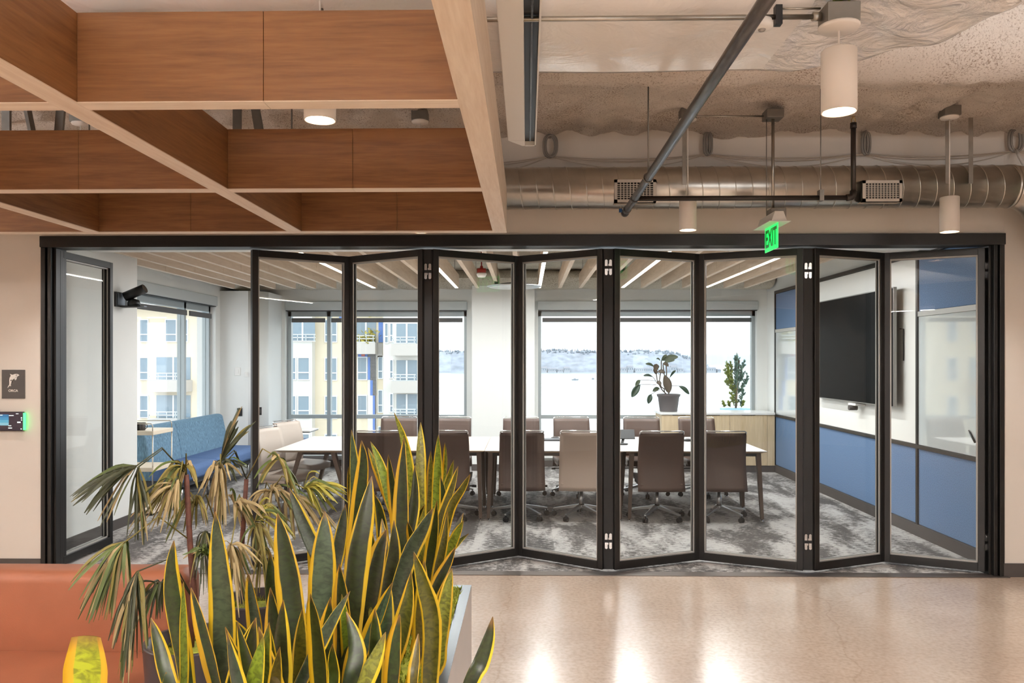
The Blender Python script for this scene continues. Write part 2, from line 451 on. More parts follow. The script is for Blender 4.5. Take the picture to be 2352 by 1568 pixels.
# corridor walls
lx, rx = -3.915, 3.76
struct('wall_front_left', rbox(-7, lx, D, 6.42, 0, 3.7), paint_cream, label='cream wall with the room sign beside the glass doors')
struct('wall_front_right', rbox(rx, 12, D, 6.42, 0, 3.7), paint_cream, label='plain cream wall at the far side of the glass doors')
struct('wall_front_upper', rbox(lx, rx, D + 0.001, 6.42, 2.70, 3.7), paint_cream, label='cream wall above the black door header')
struct('wall_left', rbox(-7.2, -7, -6, 6.42, 0, 3.7), paint_cream)
struct('wall_right', rbox(12, 12.2, -6, 6.42, 0, 3.7), paint_cream)
struct('baseboard_left', rbox(-7, lx + 0.004, D - 0.014, D, 0, 0.105), dark_base)
struct('baseboard_right', rbox(rx - 0.01, 12, D - 0.014, D, 0, 0.105), dark_base)
# wall behind the camera with two daylight windows, darkened to dim glass reflections
wb = MB()
wb.box(-7, 12, -6.2, -6, 0, 0.5); wb.box(-7, 12, -6.2, -6, 2.75, 3.7)
for a, b_ in ((-7, -4.4), (-3.0, 4.2), (5.6, 12)): wb.box(a, b_, -6.2, -6, 0.5, 2.75)
struct('wall_back', wb, mat('wall_darkened_for_reflections', C(96, 90, 86), 0.7))
for i, (a, b_) in enumerate(((-4.4, -3.0), (4.2, 5.6))):
    wf = MB()
    for x in (a, (a + b_) / 2 - 0.03, b_ - 0.06): wf.box(x, x + 0.06, -6.15, -6.05, 0.5, 2.75)
    for z in (0.5, 1.2, 2.69): wf.box(a, b_, -6.15, -6.05, z, z + 0.06)
    o = wf.build('window_%d' % (i + 4), window_metal); o['kind'] = 'structure'
    rbox(a, b_, -6.11, -6.10, 0.5, 2.75).build('pane', window_glass, o)

# meeting room shell
struct('wall_room_left', rbox(-5.0, -4.14, 6.42, 8.25, 0, 3.3), paint_white, label='white wall pier beside the open glass leaf')
struct('wall_room_left_lower', rbox(-4.9, XL, 8.25, 12.8, 0, 0.16), paint_white)
struct('wall_room_left_upper', rbox(-4.9, XL, 8.25, 12.8, 2.51, 3.3), paint_white)
struct('wall_room_left_end', rbox(-4.9, XL, 11.72, 12.8, 0.16, 2.51), paint_white)
struct('wall_room_right', rbox(XR + 0.04, 4.1, 6.42, 12.8, 0, 3.3), paint_white)
W1 = (px(655, 800, Y=BACK).x, px(1072, 800, Y=BACK).x)
W2 = (px(1236, 800, Y=BACK).x, px(1738, 800, Y=BACK).x)
HEAD, SILL, TRANS = 2.51, 0.17, 0.79
struct('wall_window_lower', rbox(-5, 4.1, BACK, 12.95, 0, SILL), paint_white)
struct('wall_window_upper', rbox(-5, 4.1, BACK, 12.95, 2.655, 3.3), paint_white)
struct('wall_window_end', rbox(-5, W1[0], BACK, 12.95, SILL, 2.655), paint_white)
struct('wall_window_middle', rbox(W1[1], W2[0], BACK, 12.95, SILL, 2.655), paint_white)
struct('wall_window_side', rbox(W2[1], 4.1, BACK, 12.95, SILL, 2.655), paint_white)
struct('column', rbox(px(1084, 0, Y=12.1).x, px(1228, 0, Y=12.1).x, 12.1, BACK, 0, 2.86), paint_white, label='square white column between the two wide windows')
mb = MB()
poly = [(XL, BACK), (XL, 11.72), (-4.24, 11.72)] + [(-4.24 + 0.28 * math.sin(t * PI / 20), 12.0 - 0.28 * math.cos(t * PI / 20)) for t in range(1, 11)] + [(-3.96, BACK)]
mb.prism(poly, 'Z', 0, 2.75)
o = struct('column_cover', mb, paint_white, label='rounded white column cover in the corner behind the blue sofa')
for p in o.data.polygons:
    p.use_smooth = abs(p.normal.z) < 0.5 and 0.15 < abs(p.normal.x) < 0.99
struct('baseboard_room', MB().box(-4.14, -4.126, 6.42, 8.25, 0, 0.1).box(-4.14 - 0.3, -4.126, 8.25, 8.262, 0, 0.1), dark_base)
struct('baseboard_window', MB().box(-3.96, px(1500, 0, Y=12.1).x, BACK - 0.014, BACK, 0, 0.1).box(px(1083, 0, Y=12.1).x, px(1229, 0, Y=12.1).x, 12.086, 12.1, 0, 0.1), dark_base)
# soffit just inside the doors, room deck, sprayed edge beams
struct('ceiling_soffit', rbox(-4.14, XR + 0.04, 6.42, 7.42, 2.735, 3.3), paint_white, label='white dropped soffit just inside the glass doors')
mb = MB()
mb.grid(lambda i, j: (-5 + 9 * i, 7.4 + 5.4 * j, 3.12 + 0.03 * noise.noise(Vector((i * 20, j * 14, 5)))), 90, 54)
mb.box(-5, 4.1, 6.4, 13, 3.28, 3.34)
struct('ceiling_room', mb, spray_pale, label='sprayed deck above the oak baffles of the meeting room')
def lumpy_bar(name, p, q, ry, rz, label):
    p, q = Vector(p), Vector(q); d = (q - p); L = d.length; d.normalize(); x = d.cross(Vector((0, 0, 1))).normalized()
    def fn(i, j):
        a = 2 * PI * j; t = i * L
        r = 1 + 0.16 * noise.noise(Vector((t * 3, math.cos(a) * 1.5, math.sin(a) * 1.5 + p.x)))
        return p + d * t + x * (ry * r * math.cos(a)) + Vector((0, 0, rz * r * math.sin(a)))
    return struct(name, MB().grid(fn, int(L / 0.06), 18), spray_pale, label=label)
lumpy_bar('ceiling_beam_side', (XL + 0.2, 7.4, 2.93), (XL + 0.2, 12.4, 2.93), 0.17, 0.15, 'sprayed edge beam over the side window')
lumpy_bar('ceiling_beam_rear', (XL, 12.3, 2.97), (XR, 12.3, 2.97), 0.26, 0.15, 'sprayed edge beam over the sea windows')

# side wall of fabric and marker boards
wr = bpy.data.objects['wall_room_right']; wr['label'] = 'side wall of blue fabric and white marker boards'
Ya, Yb, Yc, Yd = 6.43, 7.69, 10.62, 12.05
fx = XR
for a, b_ in ((Ya, Yb), (Yb, Yc), (Yc, Yd)):
    rbox(fx, XR + 0.04, a + 0.006, b_ - 0.006, 0.115, 0.845).build('fabric_panel', blue_felt, wr, 0.004)
rbox(fx - 0.02, XR + 0.04, Ya, Yd, 0.85, 0.885).build('rail', black_metal, wr)
for a, b_ in ((Ya, Yb), (Yc, Yd)):
    rbox(fx - 0.004, XR + 0.04, a + 0.02, b_ - 0.02, 0.887, 2.125).build('marker_board', marker_glass, wr, 0.002)
    rbox(fx - 0.012, XR + 0.04, a + 0.02, b_ - 0.02, 2.127, 2.175).build('trim_strip', mat('pale_trim', C(176, 174, 168), 0.45), wr)
    rbox(fx, XR + 0.04, a + 0.02, b_ - 0.02, 2.178, 2.715).build('fabric_panel', blue_felt, wr, 0.004)
rbox(fx - 0.003, XR + 0.04, Yb + 0.02, Yc - 0.02, 0.887, 2.715).build('marker_board', whiteboard, wr, 0.002)
for y in (Ya + 0.01, Yb, Yc, Yd):
    rbox(fx - 0.014, XR + 0.04, y - 0.019, y + 0.019, 0.11, 2.72).build('post', black_metal, wr)
rbox(fx - 0.02, XR + 0.04, Ya, Yd, 2.72, 2.762).build('rail', black_metal, wr)
struct('baseboard_fabric', rbox(fx - 0.02, XR + 0.04, Ya, 12.02, 0, 0.112), dark_base)

# windows ------------------------------------------------------------
def window(name, a, b_, mull, plane, axis, label, boxdepth):
    """plane = glass plane; axis 'X' window runs along X at Y = plane, axis 'Y' runs along Y at X = plane"""
    o = empty(name, (0, 0, 0), kind='structure'); o['label'] = label
    def put(n, u0, u1, z0, z1, d0, d1, m, bev=0.0):
        if axis == 'X': mb_ = rbox(u0, u1, plane + d0, plane + d1, z0, z1)
        else: mb_ = rbox(plane - d1, plane - d0, u0, u1, z0, z1)
        return mb_.build(n, m, o, bev)
    put('sill', a - 0.02, b_ + 0.02, SILL - 0.03, SILL + 0.005, -boxdepth, 0.1, paint_white, 0.003)
    put('jamb', a, a + 0.05, SILL, HEAD, -0.05, 0.05, window_metal)
    put('jamb', b_ - 0.05, b_, SILL, HEAD, -0.05, 0.05, window_metal)
    put('head_rail', a, b_, HEAD - 0.09, HEAD - 0.005, -0.05, 0.05, window_metal)
    put('bottom_rail', a, b_, SILL, SILL + 0.05, -0.05, 0.05, window_metal)
    cuts = [a + 0.05] + list(mull) + [b_ - 0.05]
    for mm in mull: put('mullion', mm - 0.03, mm + 0.03, SILL, HEAD, -0.05, 0.05, window_metal)
    for i in range(len(cuts) - 1):
        u0, u1 = cuts[i] + (0.03 if i else 0), cuts[i + 1] - (0.03 if i < len(cuts) - 2 else 0)
        put('transom', u0, u1, TRANS - 0.03, TRANS + 0.03, -0.045, 0.045, window_metal)
        put('pane', u0, u1, SILL + 0.05, TRANS - 0.03, -0.006, 0.006, window_glass)
        put('pane', u0, u1, TRANS + 0.03, HEAD - 0.09, -0.006, 0.006, window_glass)
        put('blind_hem', u0 + 0.02, u1 - 0.02, HEAD - 0.19, HEAD - 0.12, -0.1, -0.08, mat('dark_blind_hem', C(92, 92, 92), 0.6))
    bb = put('blind_box', a - 0.01, b_ + 0.01, HEAD, 2.65, -boxdepth, 0.05, shade_metal, 0.006)
    put('blind_slot', a, b_, HEAD - 0.012, HEAD - 0.001, -boxdepth + 0.02, -0.06, plastic_black)
    return o
gy = BACK + 0.14
mx = lambda u: px(u, 800, Y=gy).x
window('window_1', W1[0] + 0.02, W1[1], [mx(757), mx(985)], gy, 'X', 'wide aluminium window looking at the pale apartment block', 0.2)
window('window_2', W2[0], W2[1], [mx(1384), mx(1600)], gy, 'X', 'wide aluminium window looking over the bay', 0.2)
window('window_3', 8.3, 11.55, [px(417, 800, X=-4.75).y], -4.75, 'Y', 'side window with grey blind box above the blue sofa', 0.16)
rbox(-4.9, XL - 0.0, 11.55, 11.72, 0.16, 2.51).build('reveal', paint_white, bpy.data.objects['window_3'])

# exterior skin so no daylight leaks above the rooms
struct('roof', rbox(-7.4, 12.4, -6.4, 13.1, 3.75, 3.85), paint_white)
# ================================================================== folding glass doors
ZB, ZT = 0.022, 2.60
hd = empty('door_header', (0, D, 2.6), kind='structure'); hd['label'] = 'long black header track above the folding glass doors'
rbox(lx + 0.004, rx - 0.004, D - 0.03, 6.42, 2.612, 2.70).build('fascia', black_metal, hd, 0.003)
rbox(lx + 0.02, rx - 0.02, D - 0.045, D - 0.03, 2.607, 2.628).build('lip', black_metal, hd)
def jamb(name, x0, side, label):
    o = empty(name, (x0, D, 0), kind='structure'); o['label'] = label
    for a, b_, d in ((0, 0.036, -0.012), (0.036, 0.05, 0.02), (0.05, 0.078, -0.004), (0.078, 0.10, 0.03)):
        p, q = (x0 + a * side, x0 + b_ * side)
        rbox(min(p, q), max(p, q), D + d, 6.42, 0, 2.612).build('jamb_profile', black_metal, o, 0.002)
jamb('trim_2', lx + 0.003, 1, 'black ridged door jamb beside the room sign')
jamb('trim_3', rx - 0.003, -1, 'black ridged door jamb beside the plain wall')

def hinge_mesh(parent, x, z, y=-0.034):
    """paired silver knuckle hinge seen on the leaf edge"""
    h = MB()
    for s in (-1, 1):
        for dz in (-0.052, 0.052):
            h.cyl((x + s * 0.013, y, z + dz), (x + s * 0.013, y - 0.006, z + dz), 0.010, 12)
            h.box(x + s * 0.013 - 0.010, x + s * 0.013 + 0.010, y - 0.005, y, z + min(dz, dz * 0.45), z + max(dz, dz * 0.45))
        h.box(x + min(0, s * 0.013), x + max(0, s * 0.013), y - 0.007, y, z + s * 0.02 - 0.007, z + s * 0.02 + 0.007)
    h.cyl((x, y - 0.004, z - 0.03), (x, y - 0.004, z + 0.03), 0.006, 8)
    return h.build('hinge', chrome, parent, world=False, label='silver knuckle hinge')

def leaf(i, A, B, label, hinges=(), thick=0.062, stile=0.05, at_b=False):
    A, B = Vector(A), Vector(B); L = (B - A).length; ang = math.atan2(B.y - A.y, B.x - A.x)
    o = empty('door_%d' % i, (A.x, A.y, 0), rz=ang, kind='structure'); o['label'] = label
    t = thick / 2
    kw = dict(world=False)
    rbox(0.002, stile, -t, t, ZB, ZT).build('stile', black_metal, o, 0.003, **kw)
    rbox(L - stile, L - 0.002, -t, t, ZB, ZT).build('stile', black_metal, o, 0.003, **kw)
    rbox(stile, L - stile, -t, t, ZT - 0.055, ZT).build('top_rail', black_metal, o, 0.002, **kw)
    rbox(stile, L - stile, -t, t, ZB, ZB + 0.065).build('bottom_rail', black_metal, o, 0.002, **kw)
    bead = MB()
    for y in (-0.02, 0.012):
        bead.box(stile, L - stile, y, y + 0.008, ZT - 0.067, ZT - 0.055).box(stile, L - stile, y, y + 0.008, ZB + 0.065, ZB + 0.077)
        bead.box(stile, stile + 0.01, y, y + 0.008, ZB + 0.065, ZT - 0.055).box(L - stile - 0.01, L - stile, y, y + 0.008, ZB + 0.065, ZT - 0.055)
    bead.build('glazing_bead', mat('highlit_glazing_bead', C(176, 174, 170), 0.4, 0.2), o, **kw)  # bead paled: the edge highlight is painted into its colour
    rbox(stile - 0.004, L - stile + 0.004, -0.004, 0.004, ZB + 0.06, ZT - 0.05).build('glass_pane', room_glass, o, **kw)
    return o
YF = 6.325
def fx_(u, Y=YF): return px(u, 800, Y=Y).x
Fs = [fx_(577), fx_(976), fx_(991), fx_(1388), fx_(1407), fx_(1846), fx_(1865), fx_(2262)]
Bs = [(803, 6.78), (1191, 6.78), (1604, 6.66), (2028, 6.63)]
names = ['first', 'second', 'third', 'fourth']
k = 2
for j in range(4):
    bu, by = Bs[j]; bx_ = px(bu, 800, Y=by).x
    leaf(k, (Fs[2 * j], YF), (bx_ - 0.004, by), 'outer glass leaf of the %s folding pair counted from the open side' % names[j]); k += 1
    leaf(k, (bx_ + 0.004, by), (Fs[2 * j + 1], YF), 'inner glass leaf of the %s folding pair counted from the open side' % names[j]); k += 1
# hinges and dark edge covers where two leaves meet at the front
for j, (u, zs) in enumerate(((983, (2.42, 0.27)), (1397, (2.45, 0.25)), (1855, (2.42, 0.25)), (2265, (2.42, 0.25)))):
    lf = bpy.data.objects['door_%d' % (3 + 2 * j)]
    X = fx_(u)
    cover = rbox(X - 0.042, X + 0.042, YF - 0.004, YF + 0.03, ZB, ZT)
    # parent into the leaf frame
    inv = (Matrix.Translation(lf.location) @ Matrix.Rotation(lf.rotation_euler.z, 4, 'Z')).inverted()
    cover.v = [inv @ p for p in cover.v]
    cover.build('edge_cover', rubber_black, lf, world=False)
    for z in zs:
        h = MB()
        y = YF - 0.006
        for s in (-1, 1):
            for dz in (-0.052, 0.052):
                h.cyl((X + s * 0.017, y, z + dz), (X + s * 0.017, y - 0.008, z + dz), 0.011, 12)
                h.box(X + s * 0.017 - 0.011, X + s * 0.017 + 0.011, y - 0.006, y, z + min(dz, dz * 0.22), z + max(dz, dz * 0.22))
            h.box(X + min(0, s * 0.017), X + max(0, s * 0.017), y - 0.008, y, z + s * 0.02 - 0.008, z + s * 0.02 + 0.008)
        h.v = [inv @ p for p in h.v]
        h.build('hinge', chrome, lf, world=False, label='silver knuckle hinge')
# the leaf standing open at right angles
XA = px(122, 800, Y=6.30).x
o1 = leaf(1, (XA, 6.33), (XA, 7.15), 'single glass leaf folded open at right angles to the wall', thick=0.08)
for z in (2.42, 2.10, 0.24):
    h = MB(); X = XA - 0.014; y = 6.329
    for s in (-1, 1):
        for dz in (-0.052, 0.052):
            h.cyl((X + s * 0.017, y, z + dz), (X + s * 0.017, y - 0.008, z + dz), 0.011, 12)
            h.box(X + s * 0.017 - 0.011, X + s * 0.017 + 0.011, y - 0.006, y, z + min(dz, dz * 0.22), z + max(dz, dz * 0.22))
        h.box(X + min(0, s * 0.017), X + max(0, s * 0.017), y - 0.008, y, z + s * 0.02 - 0.008, z + s * 0.02 + 0.008)
    inv = (Matrix.Translation(o1.location) @ Matrix.Rotation(o1.rotation_euler.z, 4, 'Z')).inverted()
    h.v = [inv @ p for p in h.v]
    h.build('hinge', chrome, o1, world=False, label='silver knuckle hinge')
# ================================================================== corridor: wooden ceiling grid
veneer_x = wood('oak_veneer_cross', C(108, 70, 40), C(148, 104, 64), 'X', 0.5)
veneer_y = wood('oak_veneer_long', C(108, 70, 40), C(148, 104, 64), 'Y', 0.5)
lit_paint_x = wood('oak_painted_lit_cross', C(220, 198, 176), C(240, 224, 206), 'X', 0.55)  # same oak made paler: floor bounce painted onto the undersides
lit_paint_y = wood('oak_painted_lit_long', C(214, 192, 170), C(236, 220, 202), 'Y', 0.55)  # paler copy with light in its colour, for undersides and the outer beam
GZ = 2.60                                   # underside of the grid
GY = (2.709, 4.09, 5.437)                   # cross beams, front faces
GX = (-3.046, -1.620, -0.190)               # long beams, centres
grid = empty('timber_ceiling_grid', (-1.6, 4.0, GZ), 'hanging grid of oak veneered beams above the planter', 'ceiling grid')
def seamed(x0, x1, y0, y1, seams):
    """cross beam in lengths with hairline joints"""
    cuts = [x0] + seams + [x1]
    for a, b_ in zip(cuts, cuts[1:]):
        p = rbox(a + 0.0008, b_ - 0.0008, y0, y1, GZ + 0.004, GZ + 0.316).build('beam_panel', veneer_x, grid, 0.001, 1)
        rbox(a + 0.0008, b_ - 0.0008, y0 - 0.0005, y1 + 0.0005, GZ, GZ + 0.004).build('painted_lit_underside', lit_paint_x, p)
for i, y in enumerate(GY):
    xs = [-5.2, GX[0] - 0.048, GX[0] + 0.048, GX[1] - 0.048, GX[1] + 0.048, GX[2] - 0.048]
    sm = {0: [[], [-2.3], [px(605, 0, Y=y).x]], 1: [[-4.2], [px(180, 0, Y=y).x], [px(810, 0, Y=y).x]], 2: [[-3.9], [px(438, 0, Y=y).x], [px(912, 0, Y=y).x]]}[i]
    for j in range(3): seamed(xs[2 * j], xs[2 * j + 1], y, y + 0.079, sm[j])
for x in GX:
    last = x == GX[2]
    p = rbox(x - 0.048, x + 0.048, -1.5, 5.518, GZ + 0.004, GZ + 0.316).build('long_beam', lit_paint_y if last else veneer_y, grid, 0.001, 1)
    if last: p['label'] = 'outer beam of the grid, painted pale as if lit'
    rbox(x - 0.0485, x + 0.0485, -1.5, 5.518, GZ, GZ + 0.004).build('painted_lit_underside', lit_paint_y, p)
# steel hangers above the grid
for i, (u, v0, Y, tilt) in enumerate(((85, 250, 4.6, 0.12), (130, 250, 4.7, -0.05), (605, 250, 4.6, 0.1), (545, 250, 4.8, 0), (15, 250, 4.8, 0))):
    p = px(u, 292, Y=Y)
    MB().bar((p.x, Y, GZ + 0.31), (p.x - tilt, Y, 3.5), 0.05, 0.02).build('hanger_strut', dull_steel, grid)
for i, (u, Y) in enumerate(((205, 4.5), (670, 4.5), (740, 2.9))):
    p = px(u, 270, Y=Y); MB().cyl((p.x, Y, GZ + 0.3), (p.x, Y, 3.5), 0.005, 6).build('threaded_rod', dull_steel, grid)
rbox(px(180, 288, Y=4.4).x, px(205, 288, Y=4.4).x + 0.4, 4.35, 4.41, GZ + 0.32, GZ + 0.36).build('cross_channel', dull_steel, grid)

# ------------------------------------------------------------------ slot fixture
sl = empty('slot_diffuser', (-0.03, 3.0, 2.94), 'long white ceiling track with a black slot beside the timber grid', 'slot diffuser')
rbox(-0.107, -0.011, 0.5, 4.42, 2.94, 2.985).build('body', plastic_white, sl, 0.004)
MB().prism([(-0.107, 4.42), (-0.011, 4.42), (-0.011, 4.53), (-0.028, 4.53)], 'Z', 2.94, 2.985).build('end_piece', plastic_white, sl, 0.003)
rbox(-0.011, 0.045, 0.5, 4.51, 2.962, 2.985).build('slot', plastic_black, sl)
rbox(0.015, 0.023, 0.5, 4.45, 2.946, 2.962).build('vane', mat('satin_black', C(60, 60, 62), 0.25), sl)
rbox(0.045, 0.052, 0.5, 4.53, 2.938, 2.985).build('side_lip', plastic_white, sl)
rbox(-0.011, 0.052, 4.51, 4.53, 2.938, 2.985).build('end_cap', plastic_white, sl)
for y in (4.3,): MB().cyl((-0.06, y, 2.985), (-0.06, y, 3.5), 0.005, 6).build('hanger_rod', dull_steel, sl)

# ------------------------------------------------------------------ wrapped duct
def foil_mat(name, sc_, st_, dist_):
    m, n, l, b = new_mat(name)
    b.inputs['Base Color'].default_value = C(240, 236, 232)
    b.inputs['Roughness'].default_value = 0.22; b.inputs['Specular IOR Level'].default_value = 0.8; b.inputs['Coat Weight'].default_value = 0.5; b.inputs['Coat Roughness'].default_value = 0.1
    t = n.new('ShaderNodeTexCoord'); mp = n.new('ShaderNodeMapping'); mp.inputs['Scale'].default_value = (1, 1, 1)
    z = n.new('ShaderNodeTexNoise'); z.inputs['Scale'].default_value = sc_; z.inputs['Detail'].default_value = 4; z.inputs['Distortion'].default_value = dist_
    z2 = n.new('ShaderNodeTexNoise'); z2.inputs['Scale'].default_value = 55; z2.inputs['Detail'].default_value = 2
    a = n.new('ShaderNodeMath'); a.operation = 'MULTIPLY_ADD'; a.inputs[1].default_value = 0.05
    bp = n.new('ShaderNodeBump'); bp.inputs['Strength'].default_value = st_; bp.inputs['Distance'].default_value = 0.05
    l.new(t.outputs['Object'], mp.inputs['Vector']); l.new(mp.outputs['Vector'], z.inputs['Vector']); l.new(mp.outputs['Vector'], z2.inputs['Vector'])
    l.new(z2.outputs['Fac'], a.inputs[0]); l.new(z.outputs['Fac'], a.inputs[2]); l.new(a.outputs[0], bp.inputs['Height']); l.new(bp.outputs['Normal'], b.inputs['Normal'])
    return m
foil = foil_mat('white_foil_wrap', 3.0, 0.35, 1.5); foil_c = foil_mat('crumpled_foil_wrap', 5.0, 0.85, 3.5)
du = empty('wrapped_duct', (0, 3.1, 3.0), 'big duct wrapped in shiny white foil with a crumpled elbow', 'duct')
# swept rounded section: straight run along X then an elbow towards the viewer
def sect(q, bot=3.0, top=3.44, r=0.15):
    """q 0..1 around: returns (across 0..1 from inner to outer, z)"""
    W = 1.0
    pts = []
    for cx_, cz, a0 in ((W - r, bot + r, -90), (W - r, top - r, 0), (r, top - r, 90), (r, bot + r, 180)):
        for k_ in range(5):
            a = R(a0 + 90 * k_ / 4); pts.append((cx_ + r * math.cos(a), cz + r * math.sin(a)))
    return pts[int(q * 20 + 0.5) % 20]
INNER, OUTER = 2.80, 3.65
def duct_pt(i, q, nI):
    a, z = sect(q)
    t = i * nI
    if t <= 30.0:                                   # straight
        x = -4.2 + 5.25 * t / 30
        y = INNER + (OUTER - INNER) * a
        wr_ = 0.012 * noise.noise(Vector((x * 1.3, y * 2, z * 2)))
        return (x, y, z + wr_)
    if t <= 62:
        ang = R(90) * (t - 30) / 32
        cx_, cy = 1.05, 2.80
        rad = 0.85 * a
        x = cx_ + rad * math.sin(ang); y = cy + rad * math.cos(ang)
        wr_ = 0.05 * noise.noise(Vector((x * 5 + y * 2, y * 5 - x, z * 4))) * min(1, (t - 30) / 3) 
        return (x + wr_ * 0.5, y + wr_ * 0.5, z + wr_ * 0.8)
    s = (t - 62) / 18
    return (1.05 + 0.85 * a, 2.80 - 3.4 * s, z + 0.012 * noise.noise(Vector((s * 8, a * 3, z))))
NI = 80
MB().grid(lambda i, j: duct_pt(i * 30.0 / NI, j, NI), 60, 20).build('straight_wrap', foil, du)
MB().grid(lambda i, j: duct_pt((30.0 + i * 50.0) / NI, j, NI), 150, 20).build('elbow_wrap', foil_c, du, label='crumpled foil elbow')

# ------------------------------------------------------------------ conduit, sensor and pendants
cd = empty('electrical_conduit', (0.6, 2.87, 2.96), 'thin horizontal steel conduit running under the white wrapped duct', 'conduit')
cy, cz = 2.87, 1.7 + (828 - 44) * 2.87 / 1800
x0c, x1c = px(1120, 0, Y=cy).x, px(1885, 0, Y=cy).x
MB().cyl((x0c - 0.6, cy, cz), (x1c, cy, cz), 0.0095, 10).build('pipe', steel, cd)
MB().cyl((x1c - 0.03, cy, cz), (x1c, cy, cz), 0.016, 10).build('coupling', steel, cd)
xk = px(1787, 0, Y=cy).x
rbox(xk - 0.012, xk + 0.012, cy - 0.015, cy + 0.015, cz - 0.03, cz + 0.04).build('clip', plastic_black, cd)
MB().cyl((xk, cy, cz + 0.03), (x1c, cy, cz + 0.03), 0.004, 6).build('wire', steel, cd)
os_ = empty('occupancy_sensor', (px(1750, 58, Y=cy).x, cy, cz - 0.032), 'round white ceiling sensor under the conduit', 'sensor')
MB().lathe([(0.034, 0.022), (0.04, 0.0), (0.036, -0.010), (0.014, -0.013)], tuple(os_.location)).build('housing', plastic_white, os_)
MB().lathe([(0.014, -0.012), (0.012, -0.018), (0.0, -0.02)], tuple(os_.location), 16).build('lens', mat('lens_grey', C(160, 155, 150), 0.2), os_)

lamp_white = mat('white_lamp_enamel', C(234, 228, 222), 0.5)
lamp_glow = mat('lamp_diffuser', C(255, 240, 225), 0.6, emit=C(255, 236, 214), estr=6.0)
def pendant(u, vb, Y, dia, length, z_canopy, label, box=True, rod=0.004, cr=0.062):
    p = px(u, vb, Y=Y); z = p.z; r = dia / 2
    o = empty('pendant_lamp', (p.x, Y, z), label, 'pendant lamp', 'white cylinder pendant lamps in the corridor')
    c = (p.x, Y, 0)
    MB().lathe([(r - 0.006, z + 0.014), (r - 0.004, z), (r, z), (r, z + length - 0.004), (r - 0.004, z + length), (0.012, z + length), (0.0, z + length + 0.004)], c, 40).build('shade', lamp_white, o)
    MB().lathe([(0.0, z + 0.012), (r - 0.005, z + 0.012)], c, 40).build('diffuser', lamp_glow, o)
    MB().cyl((p.x, Y, z + length), (p.x, Y, z_canopy), rod, 8).build('cord', lamp_white, o)
    MB().lathe([(0.0, z_canopy - 0.012), (cr - 0.004, z_canopy - 0.006), (cr, z_canopy), (cr, z_canopy + 0.006)], c, 28).build('canopy', lamp_white, o)
    if box:
        rbox(p.x - 0.058, p.x + 0.058, Y - 0.05, Y + 0.05, z_canopy + 0.006, z_canopy + 0.075).build('junction_box', dull_steel, o, 0.003)
        MB().cyl((p.x + 0.02, Y, z_canopy + 0.07), (p.x + 0.03, Y, 3.52), 0.012, 8).build('feed_pipe', steel, o)
    ld = bpy.data.lights.new('lamp_light', 'SPOT'); ld.energy = PENDANT_W * 4; ld.color = WARM; ld.spot_size = R(125); ld.spot_blend = 0.6; ld.shadow_soft_size = 0.05
    lo = bpy.data.objects.new('lamp_light', ld); link(lo, o); lo.location = (0, 0, 0.004)
    return o
b1 = pendant(1927, 258, 2.86, 0.124, 0.225, cz - 0.045, 'large white cylinder pendant hanging below the wrapped duct elbow', box=True, cr=0.072)
MB().cyl((b1.location.x + 0.01, 2.86, cz + 0.05), (b1.location.x + 0.01, 2.86, 3.1), 0.03, 10).build('cable_bundle', mat('green_cable', C(140, 150, 60), 0.5), b1, label='yellow-green cable bundle')
pendant(735, 277, 2.87, 0.116, 0.225, 3.42, 'white cylinder pendant seen through the timber grid')
pendant(1580, 529, 5.66, 0.123, 0.24, 3.43, 'white cylinder pendant beside the grey sprinkler pipe end')
pendant(2181, 533, 5.64, 0.128, 0.25, 3.43, 'white cylinder pendant near the duct end')
pendant(965, 533.2, 5.67, 0.118, 0.24, 3.43, 'white cylinder pendant behind the last grid beam near the outer beam')
pendant(185, 534.5, 5.67, 0.118, 0.24, 3.43, 'white cylinder pendant behind the last grid beam near the room sign')

# ------------------------------------------------------------------ long office lamps behind the viewer (seen as reflections), side ones added as fill
for i, (x, y) in enumerate(((-1.5, -1.6), (1.8, -1.6), (-1.5, -3.6), (1.8, -3.6), (5.6, -1.6), (3.5, 1.7), (-5.0, 0.6), (-5.0, 3.0))):
    o = empty('linear_fill_lamp', (x, y, 2.75), 'long thin lamp out of view, placed for fill light, %s of the run' % ORD[i], 'linear lamp', 'long thin office lamps and added fill lamps out of view')
    rbox(x - 0.75, x + 0.75, y - 0.04, y + 0.04, 2.75, 2.82).build('housing', lamp_white, o, 0.004)
    rbox(x - 0.74, x + 0.74, y - 0.03, y + 0.03, 2.742, 2.75).build('diffuser', lamp_glow, o)
    for dx in (-0.6, 0.6): MB().cyl((x + dx, y, 2.82), (x + dx, y, 3.498), 0.002, 6).build('wire', steel, o)
    ld = bpy.data.lights.new('lamp_light', 'AREA'); ld.shape = 'RECTANGLE'; ld.size = 1.5; ld.size_y = 0.06; ld.energy = LINEAR_W * (0.5 if abs(x) > 3 else 1.0); ld.color = (0.98, 0.99, 1.0)
    lo = bpy.data.objects.new('lamp_light', ld); link(lo, o); lo.location = (0, 0, -0.012)
    ld2 = ld.copy(); ld2.energy = LINEAR_W * (2.4 if x < -4 else 2.0 if x > 3 else 6.8)  # upward light added to brighten the ceiling and upper wall
    lo2 = bpy.data.objects.new('lamp_light', ld2); link(lo2, o); lo2.location = (0, 0, 0.08); lo2.rotation_euler = (PI, 0, 0)

